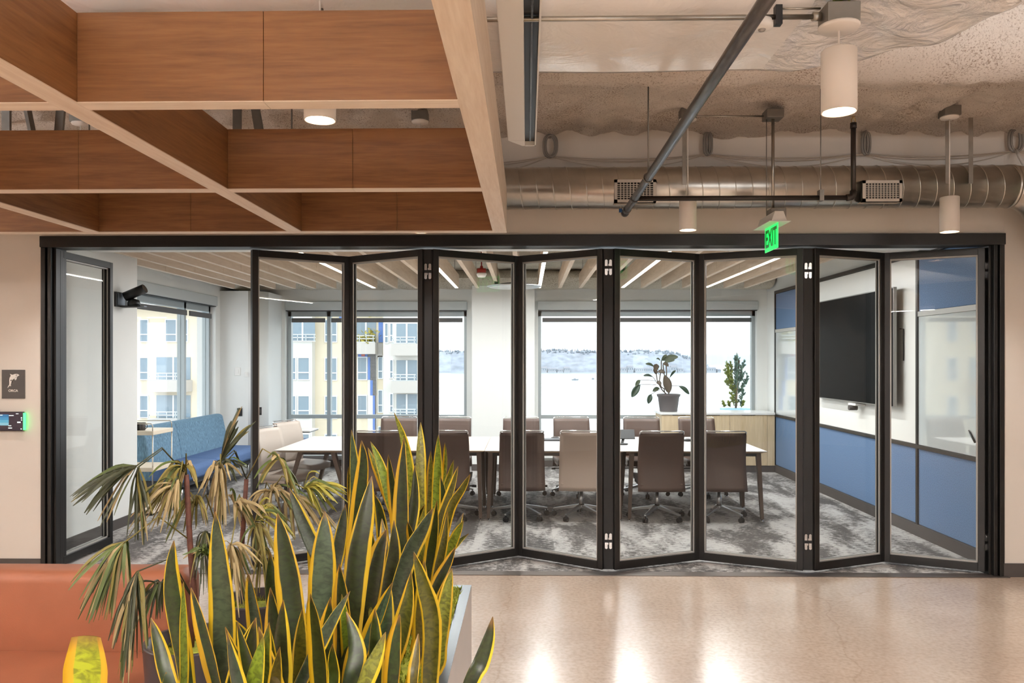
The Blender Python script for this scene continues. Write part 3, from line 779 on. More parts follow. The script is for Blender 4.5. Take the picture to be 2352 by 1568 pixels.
# ------------------------------------------------------------------ spiral duct
sd = empty('spiral_duct', (1.6, 5.98, 3.01), 'round spiral-seamed steel duct with two grilles above the header', 'duct')
DY, DZ, DR = 5.98, 3.012, 0.158
xe = px(2318, 433, Y=DY).x
galv = mat('spiral_duct_steel', C(214, 210, 202), 0.3, 1.0, var=0.1, scale=9, bump=0.03, bscale=5)
MB().tube([(-0.7, DY, DZ), (xe, DY, DZ)], DR, 48).build('duct_run', galv, sd)
step = 37 * DY / 1800
hx = []
nt = int((xe + 0.7) / step * 24)
for i in range(nt + 1):
    a = 2 * PI * i / 24; hx.append((-0.7 + step * i / 24, DY - (DR + 0.001) * math.sin(a), DZ + (DR + 0.001) * math.cos(a)))
MB().tube(hx, 0.004, 5).build('spiral_seam', galv, sd)
el = []
for i in range(9):
    a = R(55) * i / 8; el.append((xe + 0.3 * math.sin(a), DY, DZ - 0.3 * (1 - math.cos(a))))
dq = Vector((math.cos(R(55)), 0, -math.sin(R(55)))); qe = Vector(el[-1])
MB().tube(el + [tuple(qe + dq * 1.0)], DR, 40).build('elbow', galv, sd)
MB().tube([(xe - 0.012, DY, DZ), (xe + 0.012, DY, DZ)], DR + 0.005, 40).build('collar', galv, sd)
dark_void = mat('dark_duct_inside', C(38, 34, 30), 0.8)
for (u0, u1, v0, v1) in ((1411, 1507, 412, 465), (1981, 2072, 414, 463)):
    y = DY - DR - 0.012
    p, q = px(u0, v1, Y=y), px(u1, v0, Y=y)
    g = rbox(p.x, q.x, y, y + 0.03, p.z, q.z).build('grille_box', dark_void, sd)
    fr = MB(); b_ = 0.022
    fr.box(p.x, q.x, y - 0.006, y, p.z, p.z + b_).box(p.x, q.x, y - 0.006, y, q.z - b_, q.z).box(p.x, p.x + b_, y - 0.006, y, p.z, q.z).box(q.x - b_, q.x, y - 0.006, y, p.z, q.z)
    fr.box(p.x, q.x, y, y + 0.09, q.z - 0.004, q.z).box(p.x, q.x, y, y + 0.09, p.z, p.z + 0.004)
    fr.build('grille_frame', mat('grille_steel', C(205, 195, 182), 0.4, 0.7), g)
    br_ = MB(); n_ = 11
    for i in range(1, n_): x = p.x + b_ + (q.x - p.x - 2 * b_) * i / n_; br_.box(x - 0.003, x + 0.003, y - 0.004, y + 0.002, p.z + b_, q.z - b_)
    for i in range(1, 8): z = p.z + b_ + (q.z - p.z - 2 * b_) * i / 8; br_.box(p.x + b_, q.x - b_, y - 0.003, y + 0.002, z - 0.0025, z + 0.0025)
    br_.build('grille_bars', mat('grille_steel', C(205, 195, 182), 0.4, 0.7), g)
for u, du_ in ((1570, 0.0), (2171, 0.0), (2224, 0.0)):
    x = px(u, 380, Y=5.85).x
    rbox(x - 0.016, x + 0.016, 5.815, 5.818, 3.0, 3.55).build('hanger_strap', steel, sd)

# ------------------------------------------------------------------ sprinkler pipes
PX, PZ = 0.715, 2.776
sp = empty('sprinkler_main', (PX, 3.6, PZ), 'long scuffed grey steel pipe slanting across the ceiling view', 'pipe')
scuff = mat('scuffed_steel_pipe', C(104, 100, 98), 0.35, 0.75, var=0.35, scale=10, stretch=(6, 1.2, 6))
MB().cyl((PX, 0.3, PZ), (PX, 5.72, PZ), 0.0245, 20).build('pipe', scuff, sp)
for y in (5.22, 5.60): MB().cyl((PX, y - 0.03, PZ), (PX, y + 0.03, PZ), 0.0285, 20).build('coupling', scuff, sp)
MB().cyl((PX, 5.70, PZ), (PX, 5.735, PZ), 0.029, 20).build('end_cap', scuff, sp)
for y in (4.63,):
    MB().cyl((PX, y, PZ + 0.024), (PX, y, 3.5), 0.0045, 8).build('hanger_rod', dull_steel, sp)
    MB().tube([(PX + 0.028 * math.cos(a * PI / 8), y, PZ + 0.028 * math.sin(a * PI / 8)) for a in range(17)], 0.004, 6).build('hanger_ring', dull_steel, sp)
rbox(PX - 0.05, PX - 0.028, 5.66, 5.68, PZ - 0.005, PZ + 0.02).build('blue_tag', mat('blue_tape', C(40, 90, 150), 0.6), sp, label='small blue tape tag')
sb = empty('sprinkler_branch', (1.4, 5.22, PZ), 'black branch pipe with an upright sprinkler head', 'pipe')
blackpipe = mat('black_steel_pipe', C(48, 42, 38), 0.45, 0.4, var=0.2, scale=20)
xb = px(1960, 457, Y=5.22).x
MB().cyl((PX + 0.024, 5.22, PZ), (xb - 0.03, 5.22, PZ), 0.0165, 14).build('pipe', blackpipe, sb)
MB().tube([(xb - 0.045, 5.22, PZ), (xb - 0.012, 5.22, PZ + 0.004), (xb - 0.003, 5.22, PZ + 0.014), (xb, 5.22, PZ + 0.045)], 0.022, 14).build('elbow', blackpipe, sb)
MB().cyl((xb, 5.22, PZ + 0.03), (xb, 5.22, 3.235), 0.0165, 14).build('riser', blackpipe, sb)
MB().cyl((xb, 5.22, 3.235), (xb, 5.22, 3.27), 0.021, 14).build('coupling', blackpipe, sb)
MB().tube([(xb - 0.012, 5.22, 3.27), (xb - 0.012, 5.22, 3.295), (xb, 5.22, 3.31), (xb + 0.012, 5.22, 3.295), (xb + 0.012, 5.22, 3.27)], 0.0035, 6).lathe([(0.0, 0.0), (0.016, 0.003), (0.0, 0.005)], (xb, 5.22, 3.31), 14).build('sprinkler_head', mat('brass', C(170, 140, 90), 0.3, 0.9), sb)
xr_ = px(1885, 450, Y=5.22).x
MB().cyl((xr_, 5.22, PZ), (xr_, 5.22, 3.5), 0.004, 8).build('hanger_rod', dull_steel, sb)
rbox(xr_ - 0.014, xr_ + 0.014, 5.195, 5.245, PZ - 0.022, PZ + 0.05).build('clamp', dull_steel, sb)

# ------------------------------------------------------------------ exit sign
EX = 1.735
ya, yb = 5.45, 5.735                                  # near and far edges
zt, zb_ = 2.655, 2.482
ex = empty('exit_sign', (EX, 5.59, zb_), 'green edge-lit exit sign hanging from a steel conduit', 'exit sign')
green_pane = mat('green_lit_acrylic', C(60, 230, 120), 0.2, emit=C(20, 235, 90), estr=0.9)
green_dark = mat('green_letter', C(0, 120, 40), 0.3, emit=C(0, 150, 50), estr=0.12)
rbox(EX - 0.003, EX + 0.003, ya, yb, zb_, zt).build('acrylic_panel', green_pane, ex)
for s, rz in ((-1, -PI / 2), (1, PI / 2)):
    text_mesh('lettering', 'EXIT', 0.175, green_dark, ex, (EX + s * 0.0042, (ya + yb) / 2, (zt + zb_) / 2 - 0.002), (PI / 2, 0, rz), 0.0006, bold=0.004, sx=0.72)
MB().prism([(EX - 0.055, zt + 0.002), (EX + 0.055, zt + 0.002), (EX + 0.03, zt + 0.075), (EX - 0.03, zt + 0.075)], 'Y', ya - 0.03, yb + 0.03).build('housing', plastic_white, ex, 0.003)
rbox(EX - 0.075, EX + 0.075, ya - 0.05, yb + 0.05, zt, zt + 0.004).build('canopy_plate', plastic_white, ex)
rbox(EX - 0.03, EX + 0.075, 5.5, 5.62, zt + 0.03, zt + 0.11).build('junction_box', dull_steel, ex, 0.003)
MB().cyl((EX, 5.56, zt + 0.1), (EX, 5.56, 3.43), 0.011, 10).build('conduit', steel, ex)
MB().cyl((EX - 0.045, 5.56, zt + 0.08), (EX - 0.045, 5.56, 3.45), 0.003, 6).build('wire', dull_steel, ex)
rbox(EX - 0.06, EX + 0.06, 5.5, 5.62, 3.40, 3.46).build('ceiling_box', dull_steel, ex, 0.003)
MB().cyl((EX - 0.6, 5.6, 3.44), (EX - 0.05, 5.58, 3.43), 0.006, 8).build('feed_conduit', steel, ex)

# ------------------------------------------------------------------ cable hooks and cables on the upper wall
hookm = mat('grey_hook', C(150, 146, 140), 0.5, 0.5)
cabm = mat('pale_cable', C(200, 188, 174), 0.6)
hk = []
for i, (u, v, lab) in enumerate(((1262, 338, 'beside the white slot track'), (1622, 333, 'between the two sprinkler pipes'), (1983, 332, 'above the far duct grille'), (2325, 325, 'at the end of the upper wall'))):
    p = px(u, v, Y=D - 0.02); hk.append(p)
    o = empty('cable_hook', tuple(p), 'grey oval cable hook on the upper wall ' + lab, 'cable hook', 'cable hooks along the upper wall')
    w_, h_ = (0.045, 0.085) if i in (0, 3) else (0.022, 0.085)
    ring = [(p.x + w_ * math.cos(a * PI / 10), p.y - 0.03, p.z + h_ * (abs(math.sin(a * PI / 10)) ** 0.7) * (1 if math.sin(a * PI / 10) >= 0 else -1)) for a in range(21)]
    MB().tube(ring, 0.012, 8, False).build('loop', hookm, o)
    MB().tube([(a + 0.014, b_ - 0.01, c_) for a, b_, c_ in ring], 0.009, 8, False).build('loop', hookm, o)
    rbox(p.x - 0.012, p.x + 0.012, p.y - 0.03, D, p.z + h_ - 0.01, p.z + h_ + 0.03).build('bracket', hookm, o)
def sag(p, q, s, n=14): return [tuple(p.lerp(q, i / n) - Vector((0, 0, s * 4 * (i / n) * (1 - i / n)))) for i in range(n + 1)]
ends = [Vector((hk[0].x - 0.9, D - 0.04, hk[0].z - 0.12))] + [Vector((h.x, D - 0.05, h.z - 0.08)) for h in hk] + [Vector((hk[3].x + 0.8, D - 0.05, hk[3].z))]
for i in range(len(ends) - 1):
    o = empty('cable_bundle', tuple(ends[i]), 'thin pale cables draped along the upper wall, %s span from the timber grid' % ORD[i], 'cable', 'cables draped along the upper wall')
    for s in (0.03, 0.05, 0.10): MB().tube(sag(ends[i], ends[i + 1], s), 0.0035, 5).build('cable', cabm, o)
pz = hk[3]
tag(MB().tube([tuple(pz + Vector((0, -0.05, -0.08))), tuple(pz + Vector((-0.01, -0.1, -0.14))), (pz.x - 0.06, 5.98, 3.17)], 0.012, 8).build('drop_cable', plastic_white), 'white drop cable running from the last hook to the duct', 'cable')

# ------------------------------------------------------------------ room sign and scheduling tablet
sy = D - 0.001
a, b_ = px(5, 915, Y=sy), px(58, 849, Y=sy)
rs = empty('room_sign', (a.x, sy, a.z), 'dark grey plaque with a white leaping orca and the word ORCA', 'sign')
rbox(a.x, b_.x, sy - 0.006, sy, a.z, b_.z).build('plaque', mat('sign_grey', C(84, 80, 78), 0.6), rs, 0.001)
sw = mat('sign_white', C(236, 232, 226), 0.6)
def spx(zx, zy):                               # sign tracing, 8.25 px per photo px from (0, 820)
    p = px(zx / 8.25, 820 + zy / 8.25, Y=sy - 0.0062); return (p.x, p.z)
body = [(188, 314), (215, 328), (245, 333), (268, 322), (300, 316), (335, 320), (358, 332), (368, 344), (350, 352), (338, 362), (322, 380), (316, 410), (300, 436), (282, 432), (276, 412), (282, 400), (262, 415), (240, 428), (226, 448), (216, 480), (206, 515), (210, 552), (190, 545), (178, 545), (165, 560), (148, 582), (142, 574), (156, 548), (176, 520), (180, 490), (176, 455), (176, 425), (182, 392), (196, 366), (206, 352), (196, 334)]
me_ = bpy.data.meshes.new('orca_emblem')
bm_ = bmesh.new()
vs_ = [bm_.verts.new((spx(*p)[0] - a.x, -0.0068, spx(*p)[1] - a.z)) for p in body]
f_ = bm_.faces.new(vs_); bmesh.ops.triangulate(bm_, faces=[f_]); bm_.to_mesh(me_); bm_.free(); me_.materials.append(sw)
em = bpy.data.objects.new('orca_emblem', me_); link(em, rs)
for poly in ([(296, 336), (318, 332), (338, 336), (322, 346), (300, 348)], [(196, 430), (222, 428), (236, 420), (222, 444), (204, 456)], [(282, 398), (300, 384), (322, 372), (338, 358), (330, 360), (300, 376)]):
    q = MB(); pts = [spx(*p) for p in poly]; q.add([(x, sy - 0.0072, z) for x, z in pts], [tuple(range(len(pts)))]); q.build('dark_patch', MATS['sign_grey'], rs)
tcn = spx(250, 636)
text_mesh('lettering', 'ORCA', 0.0265, sw, rs, (tcn[0], sy - 0.0066, tcn[1]), (PI / 2, 0, 0), 0.0003, bold=0.0006, sx=1.05)
a, b_ = px(-26, 989, Y=sy), px(57, 945, Y=sy)
tb = empty('scheduling_tablet', (a.x, sy, a.z), 'black wall tablet with a lit green side bar below the room sign', 'tablet')
rbox(a.x, b_.x, sy - 0.028, sy, a.z, b_.z).build('case', plastic_black, tb, 0.006, 3)
def tq(zx0, zx1, zy0, zy1, name, c, e=1.0, dy=0.0288):
    p, q = px(zx0 / 8.25, 820 + zy1 / 8.25, Y=sy - dy), px(zx1 / 8.25, 820 + zy0 / 8.25, Y=sy - dy)
    return rbox(p.x, q.x, sy - dy, sy - dy + 0.0006, p.z, q.z).build(name, mat('screen_%s_%d_%d_%d' % ((name,) + c), C(*c), 0.3, emit=C(*c), estr=e), tb)
tq(-190, 440, 1045, 1385, 'screen', (36, 26, 38), 0.5)
for i, c in enumerate(((36, 92, 132), (48, 112, 150), (70, 134, 160), (104, 150, 166))): tq(-180, 165, 1085 + i * 52, 1085 + (i + 1) * 52, 'photo_band', c, 0.6, 0.0292)
for r_ in ((168, 258, 1098, 1112), (300, 350, 1066, 1078), (326, 390, 1222, 1246), (160, 212, 1292, 1306), (156, 226, 1334, 1350), (394, 418, 1140, 1162), (396, 420, 1182, 1198), (388, 412, 1350, 1368), (0, 48, 1092, 1104)):
    tq(*r_, 'screen_text', (214, 226, 226), 0.7, 0.0294)
p, q = px(452 / 8.25, 820 + 1378 / 8.25, Y=sy - 0.02), px(473 / 8.25, 820 + 1056 / 8.25, Y=sy - 0.02)
rbox(p.x, q.x + 0.001, sy - 0.0292, sy - 0.008, p.z, q.z).build('status_light', mat('green_status_light', C(80, 230, 120), 0.3, emit=C(60, 240, 110), estr=2.0), tb, label='glowing green side bar')
# ================================================================== foreground: sofa, planter, snake plants, palm
rnd = random.Random(7)
leather = mat('tan_orange_leather', C(158, 97, 70), 0.42, var=0.10, scale=4, bump=0.08, bscale=240, spec=0.45)
so = empty('orange_sofa', (-2.8, 3.1, 0), 'orange leather bench sofa behind the planter', 'sofa')
def cushion(x0, x1, y0, y1, z0, z1, bev, name, m, parent, seg=4):
    return rbox(x0, x1, y0, y1, z0, z1).build(name, m, parent, bev, seg, smooth_all=True)
cushion(-4.6, -1.47, 3.34, 3.53, 0.12, 0.787, 0.05, 'backrest', leather, so)
cushion(-4.6, -2.95, 2.55, 3.345, 0.30, 0.455, 0.03, 'seat', leather, so)
cushion(-2.945, -1.47, 2.55, 3.345, 0.30, 0.455, 0.03, 'seat', leather, so)
rbox(-4.55, -1.52, 2.62, 3.36, 0.12, 0.30).build('base', mat('dark_sofa_base', C(60, 50, 45), 0.6), so, 0.005)
for x in (-4.4, -1.65):
    for y in (2.7, 3.25): MB().cyl((x, y, 0), (x, y, 0.12), 0.02, 12).build('leg', black_metal, so)

# planter ------------------------------------------------------------
RIM = 0.60
fr_ = px(1083, 1343, Z=RIM)
PX1, PY1 = fr_.x, fr_.y
PX0, PY0 = -1.0, 0.9
pl = empty('metal_planter', (-0.64, 2.4, 0), 'long pale grey metal planter box full of snake plants', 'planter')
grey_side = mat('pale_grey_planter', C(186, 182, 180), 0.35, 0.4, var=0.06, scale=3)
grey_rim = mat('blue_grey_rim', C(104, 110, 116), 0.3, 0.7)
tk = 0.045
rbox(PX1 - tk, PX1, PY0, PY1, 0.0, RIM - 0.004).build('side_panel', grey_side, pl)
rbox(PX0, PX0 + tk, PY0, PY1, 0.0, RIM - 0.004).build('side_panel', grey_side, pl)
rbox(PX0 + tk, PX1 - tk, PY1 - tk, PY1, 0.0, RIM - 0.004).build('end_panel', grey_side, pl)
rbox(PX0 + tk, PX1 - tk, PY0, PY0 + tk, 0.0, RIM - 0.004).build('end_panel', grey_side, pl)
rbox(PX0 + tk, PX1 - tk, PY0 + tk, PY1 - tk, 0.0, 0.02).build('bottom', grey_side, pl)
rm = MB(); rm.box(PX1 - tk, PX1, PY0, PY1, RIM - 0.004, RIM).box(PX0, PX0 + tk, PY0, PY1, RIM - 0.004, RIM).box(PX0 + tk, PX1 - tk, PY1 - tk, PY1, RIM - 0.004, RIM).box(PX0 + tk, PX1 - tk, PY0, PY0 + tk, RIM - 0.004, RIM)
rm.build('rim', grey_rim, pl)
mossm = mat('yellow_green_moss', C(150, 158, 52), 0.9, var=0.45, scale=30, bump=0.6, bscale=120)
def moss(parent, x0, x1, y0, y1, z, n, circ=None):
    m_ = MB()
    m_.grid(lambda i, j: (x0 + (x1 - x0) * i, y0 + (y1 - y0) * j, z + 0.025 * noise.noise(Vector((i * (x1 - x0) * 16, j * (y1 - y0) * 16, 1)))), 24, 60) if circ is None else m_.lathe([(0.0, z + 0.03), (circ[2] * 0.6, z + 0.02), (circ[2], z)], (circ[0], circ[1], 0), 24)
    for _ in range(n):
        if circ:
            a_, r_ = rnd.uniform(0, 2 * PI), circ[2] * math.sqrt(rnd.random()); x, y = circ[0] + r_ * math.cos(a_), circ[1] + r_ * math.sin(a_)
        else: x, y = rnd.uniform(x0, x1), rnd.uniform(y0, y1)
        h_ = rnd.uniform(0.012, 0.04); a_ = rnd.uniform(0, 2 * PI); s_ = 0.004
        tx, ty = x + rnd.uniform(-.02, .02), y + rnd.uniform(-.02, .02)
        m_.add([(x - s_ * math.cos(a_), y - s_ * math.sin(a_), z), (x + s_ * math.cos(a_), y + s_ * math.sin(a_), z), (tx, ty, z + h_)], [(0, 1, 2)])
    o = m_.build('moss', mossm, parent); o['kind'] = 'stuff'; o['label'] = 'yellow-green moss'
    return o
moss(pl, PX0 + tk, PX1 - tk, PY0 + tk, PY1 - tk, RIM + 0.0, 8000)

def snake_mat(name='variegated_snake_leaf', off=0.22):
    m, n, l, b = new_mat(name)
    uv = n.new('ShaderNodeUVMap'); uv.uv_map = 'uv'
    sp_ = n.new('ShaderNodeSeparateXYZ'); l.new(uv.outputs['UV'], sp_.inputs[0])
    oi = n.new('ShaderNodeObjectInfo')
    tco = n.new('ShaderNodeTexCoord')
    # distance from the midrib, 0 centre to 1 edge
    s1 = n.new('ShaderNodeMath'); s1.operation = 'SUBTRACT'; ce = n.new('ShaderNodeMath'); ce.operation = 'MULTIPLY_ADD'; ce.inputs[1].default_value = off; ce.inputs[2].default_value = 0.5 - off / 2; l.new(oi.outputs['Random'], ce.inputs[0]); l.new(sp_.outputs['X'], s1.inputs[0]); l.new(ce.outputs[0], s1.inputs[1])
    s2 = n.new('ShaderNodeMath'); s2.operation = 'ABSOLUTE'; l.new(s1.outputs[0], s2.inputs[0])
    s3 = n.new('ShaderNodeMath'); s3.operation = 'MULTIPLY'; s3.inputs[1].default_value = 2; l.new(s2.outputs[0], s3.inputs[0])
    zw = n.new('ShaderNodeTexNoise'); zw.inputs['Scale'].default_value = 7; l.new(tco.outputs['Object'], zw.inputs['Vector'])
    s4 = n.new('ShaderNodeMath'); s4.operation = 'MULTIPLY_ADD'; s4.inputs[1].default_value = 0.3; l.new(zw.outputs['Fac'], s4.inputs[0]); l.new(s3.outputs[0], s4.inputs[2])
    th = n.new('ShaderNodeMath'); th.operation = 'MULTIPLY_ADD'; th.inputs[1].default_value = 0.22; th.inputs[2].default_value = 0.77; l.new(oi.outputs['Random'], th.inputs[0])   # margin width differs from leaf to leaf
    df = n.new('ShaderNodeMath'); df.operation = 'SUBTRACT'; l.new(s4.outputs[0], df.inputs[0]); l.new(th.outputs[0], df.inputs[1])
    rr = n.new('ShaderNodeMapRange'); rr.inputs['From Min'].default_value = 0.0; rr.inputs['From Max'].default_value = 0.06; l.new(df.outputs[0], rr.inputs['Value'])
    # cross banding
    cb = n.new('ShaderNodeCombineXYZ'); l.new(sp_.outputs['X'], cb.inputs['X'])
    my = n.new('ShaderNodeMath'); my.operation = 'MULTIPLY'; my.inputs[1].default_value = 26; l.new(sp_.outputs['Y'], my.inputs[0]); l.new(my.outputs[0], cb.inputs['Y']); l.new(oi.outputs['Random'], cb.inputs['Z'])
    zb = n.new('ShaderNodeTexNoise'); zb.inputs['Scale'].default_value = 2.2; zb.inputs['Detail'].default_value = 6; zb.inputs['Distortion'].default_value = 1.2; l.new(cb.outputs[0], zb.inputs['Vector'])
    rb = n.new('ShaderNodeValToRGB'); rb.color_ramp.elements[0].position = 0.38; rb.color_ramp.elements[0].color = (0.45, 0.45, 0.45, 1); rb.color_ramp.elements[1].position = 0.6; rb.color_ramp.elements[1].color = (1.25, 1.25, 1.25, 1)
    l.new(zb.outputs['Fac'], rb.inputs['Fac'])
    mm = n.new('ShaderNodeMixRGB'); mm.blend_type = 'MULTIPLY'; mm.inputs['Fac'].default_value = 0.85; l.new(oi.outputs['Color'], mm.inputs['Color1']); l.new(rb.outputs['Color'], mm.inputs['Color2'])
    ye = n.new('ShaderNodeValToRGB'); ye.color_ramp.elements[0].color = C(200, 154, 28); ye.color_ramp.elements[1].color = C(222, 194, 46); l.new(oi.outputs['Random'], ye.inputs['Fac'])
    mx_ = n.new('ShaderNodeMixRGB'); l.new(rr.outputs['Result'], mx_.inputs['Fac']); l.new(mm.outputs['Color'], mx_.inputs['Color1']); l.new(ye.outputs['Color'], mx_.inputs['Color2'])
    # dry brown tip
    td = n.new('ShaderNodeMapRange'); td.inputs['From Min'].default_value = 0.0; td.inputs['From Max'].default_value = 0.03; td.inputs['To Min'].default_value = 0.8; td.inputs['To Max'].default_value = 0.0; l.new(sp_.outputs['Y'], td.inputs['Value'])
    m2 = n.new('ShaderNodeMixRGB'); m2.inputs['Color2'].default_value = C(120, 84, 44); l.new(td.outputs['Result'], m2.inputs['Fac']); l.new(mx_.outputs['Color'], m2.inputs['Color1'])
    l.new(m2.outputs['Color'], b.inputs['Base Color'])
    b.inputs['Roughness'].default_value = 0.38; b.inputs['Specular IOR Level'].default_value = 0.45
    return m
snake = snake_mat(); snake_even = snake_mat('evenly_edged_snake_leaf', 0.0)

def ribbon(name, pts, wfun, m, parent, facing, across=6, cup=0.3, thick=0.003, wave=0.0, seed=0, n=18, twist=0.0):
    """leaf blade along a smooth curve from tip to base; wfun(t) is the width"""
    P = [Vector(p) for p in pts]
    P = [P[0] + (P[0] - P[1])] + P + [P[-1] + (P[-1] - P[-2])]
    segs = len(P) - 3; cen = []
    for i in range(n + 1):
        q = i / n * segs; k_ = min(int(q), segs - 1); t = q - k_
        a, b_, c, d = P[k_:k_ + 4]
        cen.append(0.5 * ((2 * b_) + (-a + c) * t + (2 * a - 5 * b_ + 4 * c - d) * t * t + (-a + 3 * b_ - 3 * c + d) * t ** 3))
    vs = []; uvs = []; ln = 0.0; fs = []
    for i, c in enumerate(cen):
        if i: ln += (c - cen[i - 1]).length
        d = (cen[min(i + 1, n)] - cen[max(i - 1, 0)]).normalized()
        f = Vector(facing) - d * d.dot(Vector(facing)); f.normalize()
        x = d.cross(f).normalized()
        rot = Matrix.Rotation(twist * (0.4 + 0.6 * i / n), 3, d); x = rot @ x; f = rot @ f
        w_ = wfun(i / n)
        for j in range(across + 1):
            s = j / across * 2 - 1
            wv = wave * w_ * math.sin(i * 1.3 + seed + (2 if s > 0 else 0)) * abs(s)
            vs.append(c + x * (s * w_ / 2) + f * (cup * w_ * (s * s - 0.5) + wv)); uvs.append((j / across, ln))
    A = across + 1
    for i in range(n):
        for j in range(across): fs.append((i * A + j, i * A + j + 1, (i + 1) * A + j + 1, (i + 1) * A + j))
    # back side for thickness
    N = len(vs); back = []
    for i in range(n + 1):
        d = (cen[min(i + 1, n)] - cen[max(i - 1, 0)]).normalized()
        f = Vector(facing) - d * d.dot(Vector(facing)); f.normalize()
        for j in range(A): back.append(vs[i * A + j] - f * thick * (1 - abs(j / across * 2 - 1) ** 2 * 0.8))
    fs2 = [tuple(reversed([k_ + N for k_ in f])) for f in fs]
    rim = []
    for i in range(n): rim += [(i * A, (i + 1) * A, N + (i + 1) * A, N + i * A), (i * A + across, N + i * A + across, N + (i + 1) * A + across, (i + 1) * A + across)]
    off = root_loc(parent)
    me = bpy.data.meshes.new(name); me.from_pydata([tuple(p - off) for p in vs + back], [], fs + fs2 + rim)
    me.polygons.foreach_set('use_smooth', [True] * len(me.polygons))
    ul = me.uv_layers.new(name='uv'); alluv = uvs + uvs
    for lp in me.loops: ul.data[lp.index].uv = alluv[lp.vertex_index]
    me.materials.append(m)
    o = bpy.data.objects.new(name, me); link(o, parent); return o

DK, GG, LT, OL = C(38, 47, 18), C(54, 68, 50), C(112, 121, 42), C(76, 74, 27)
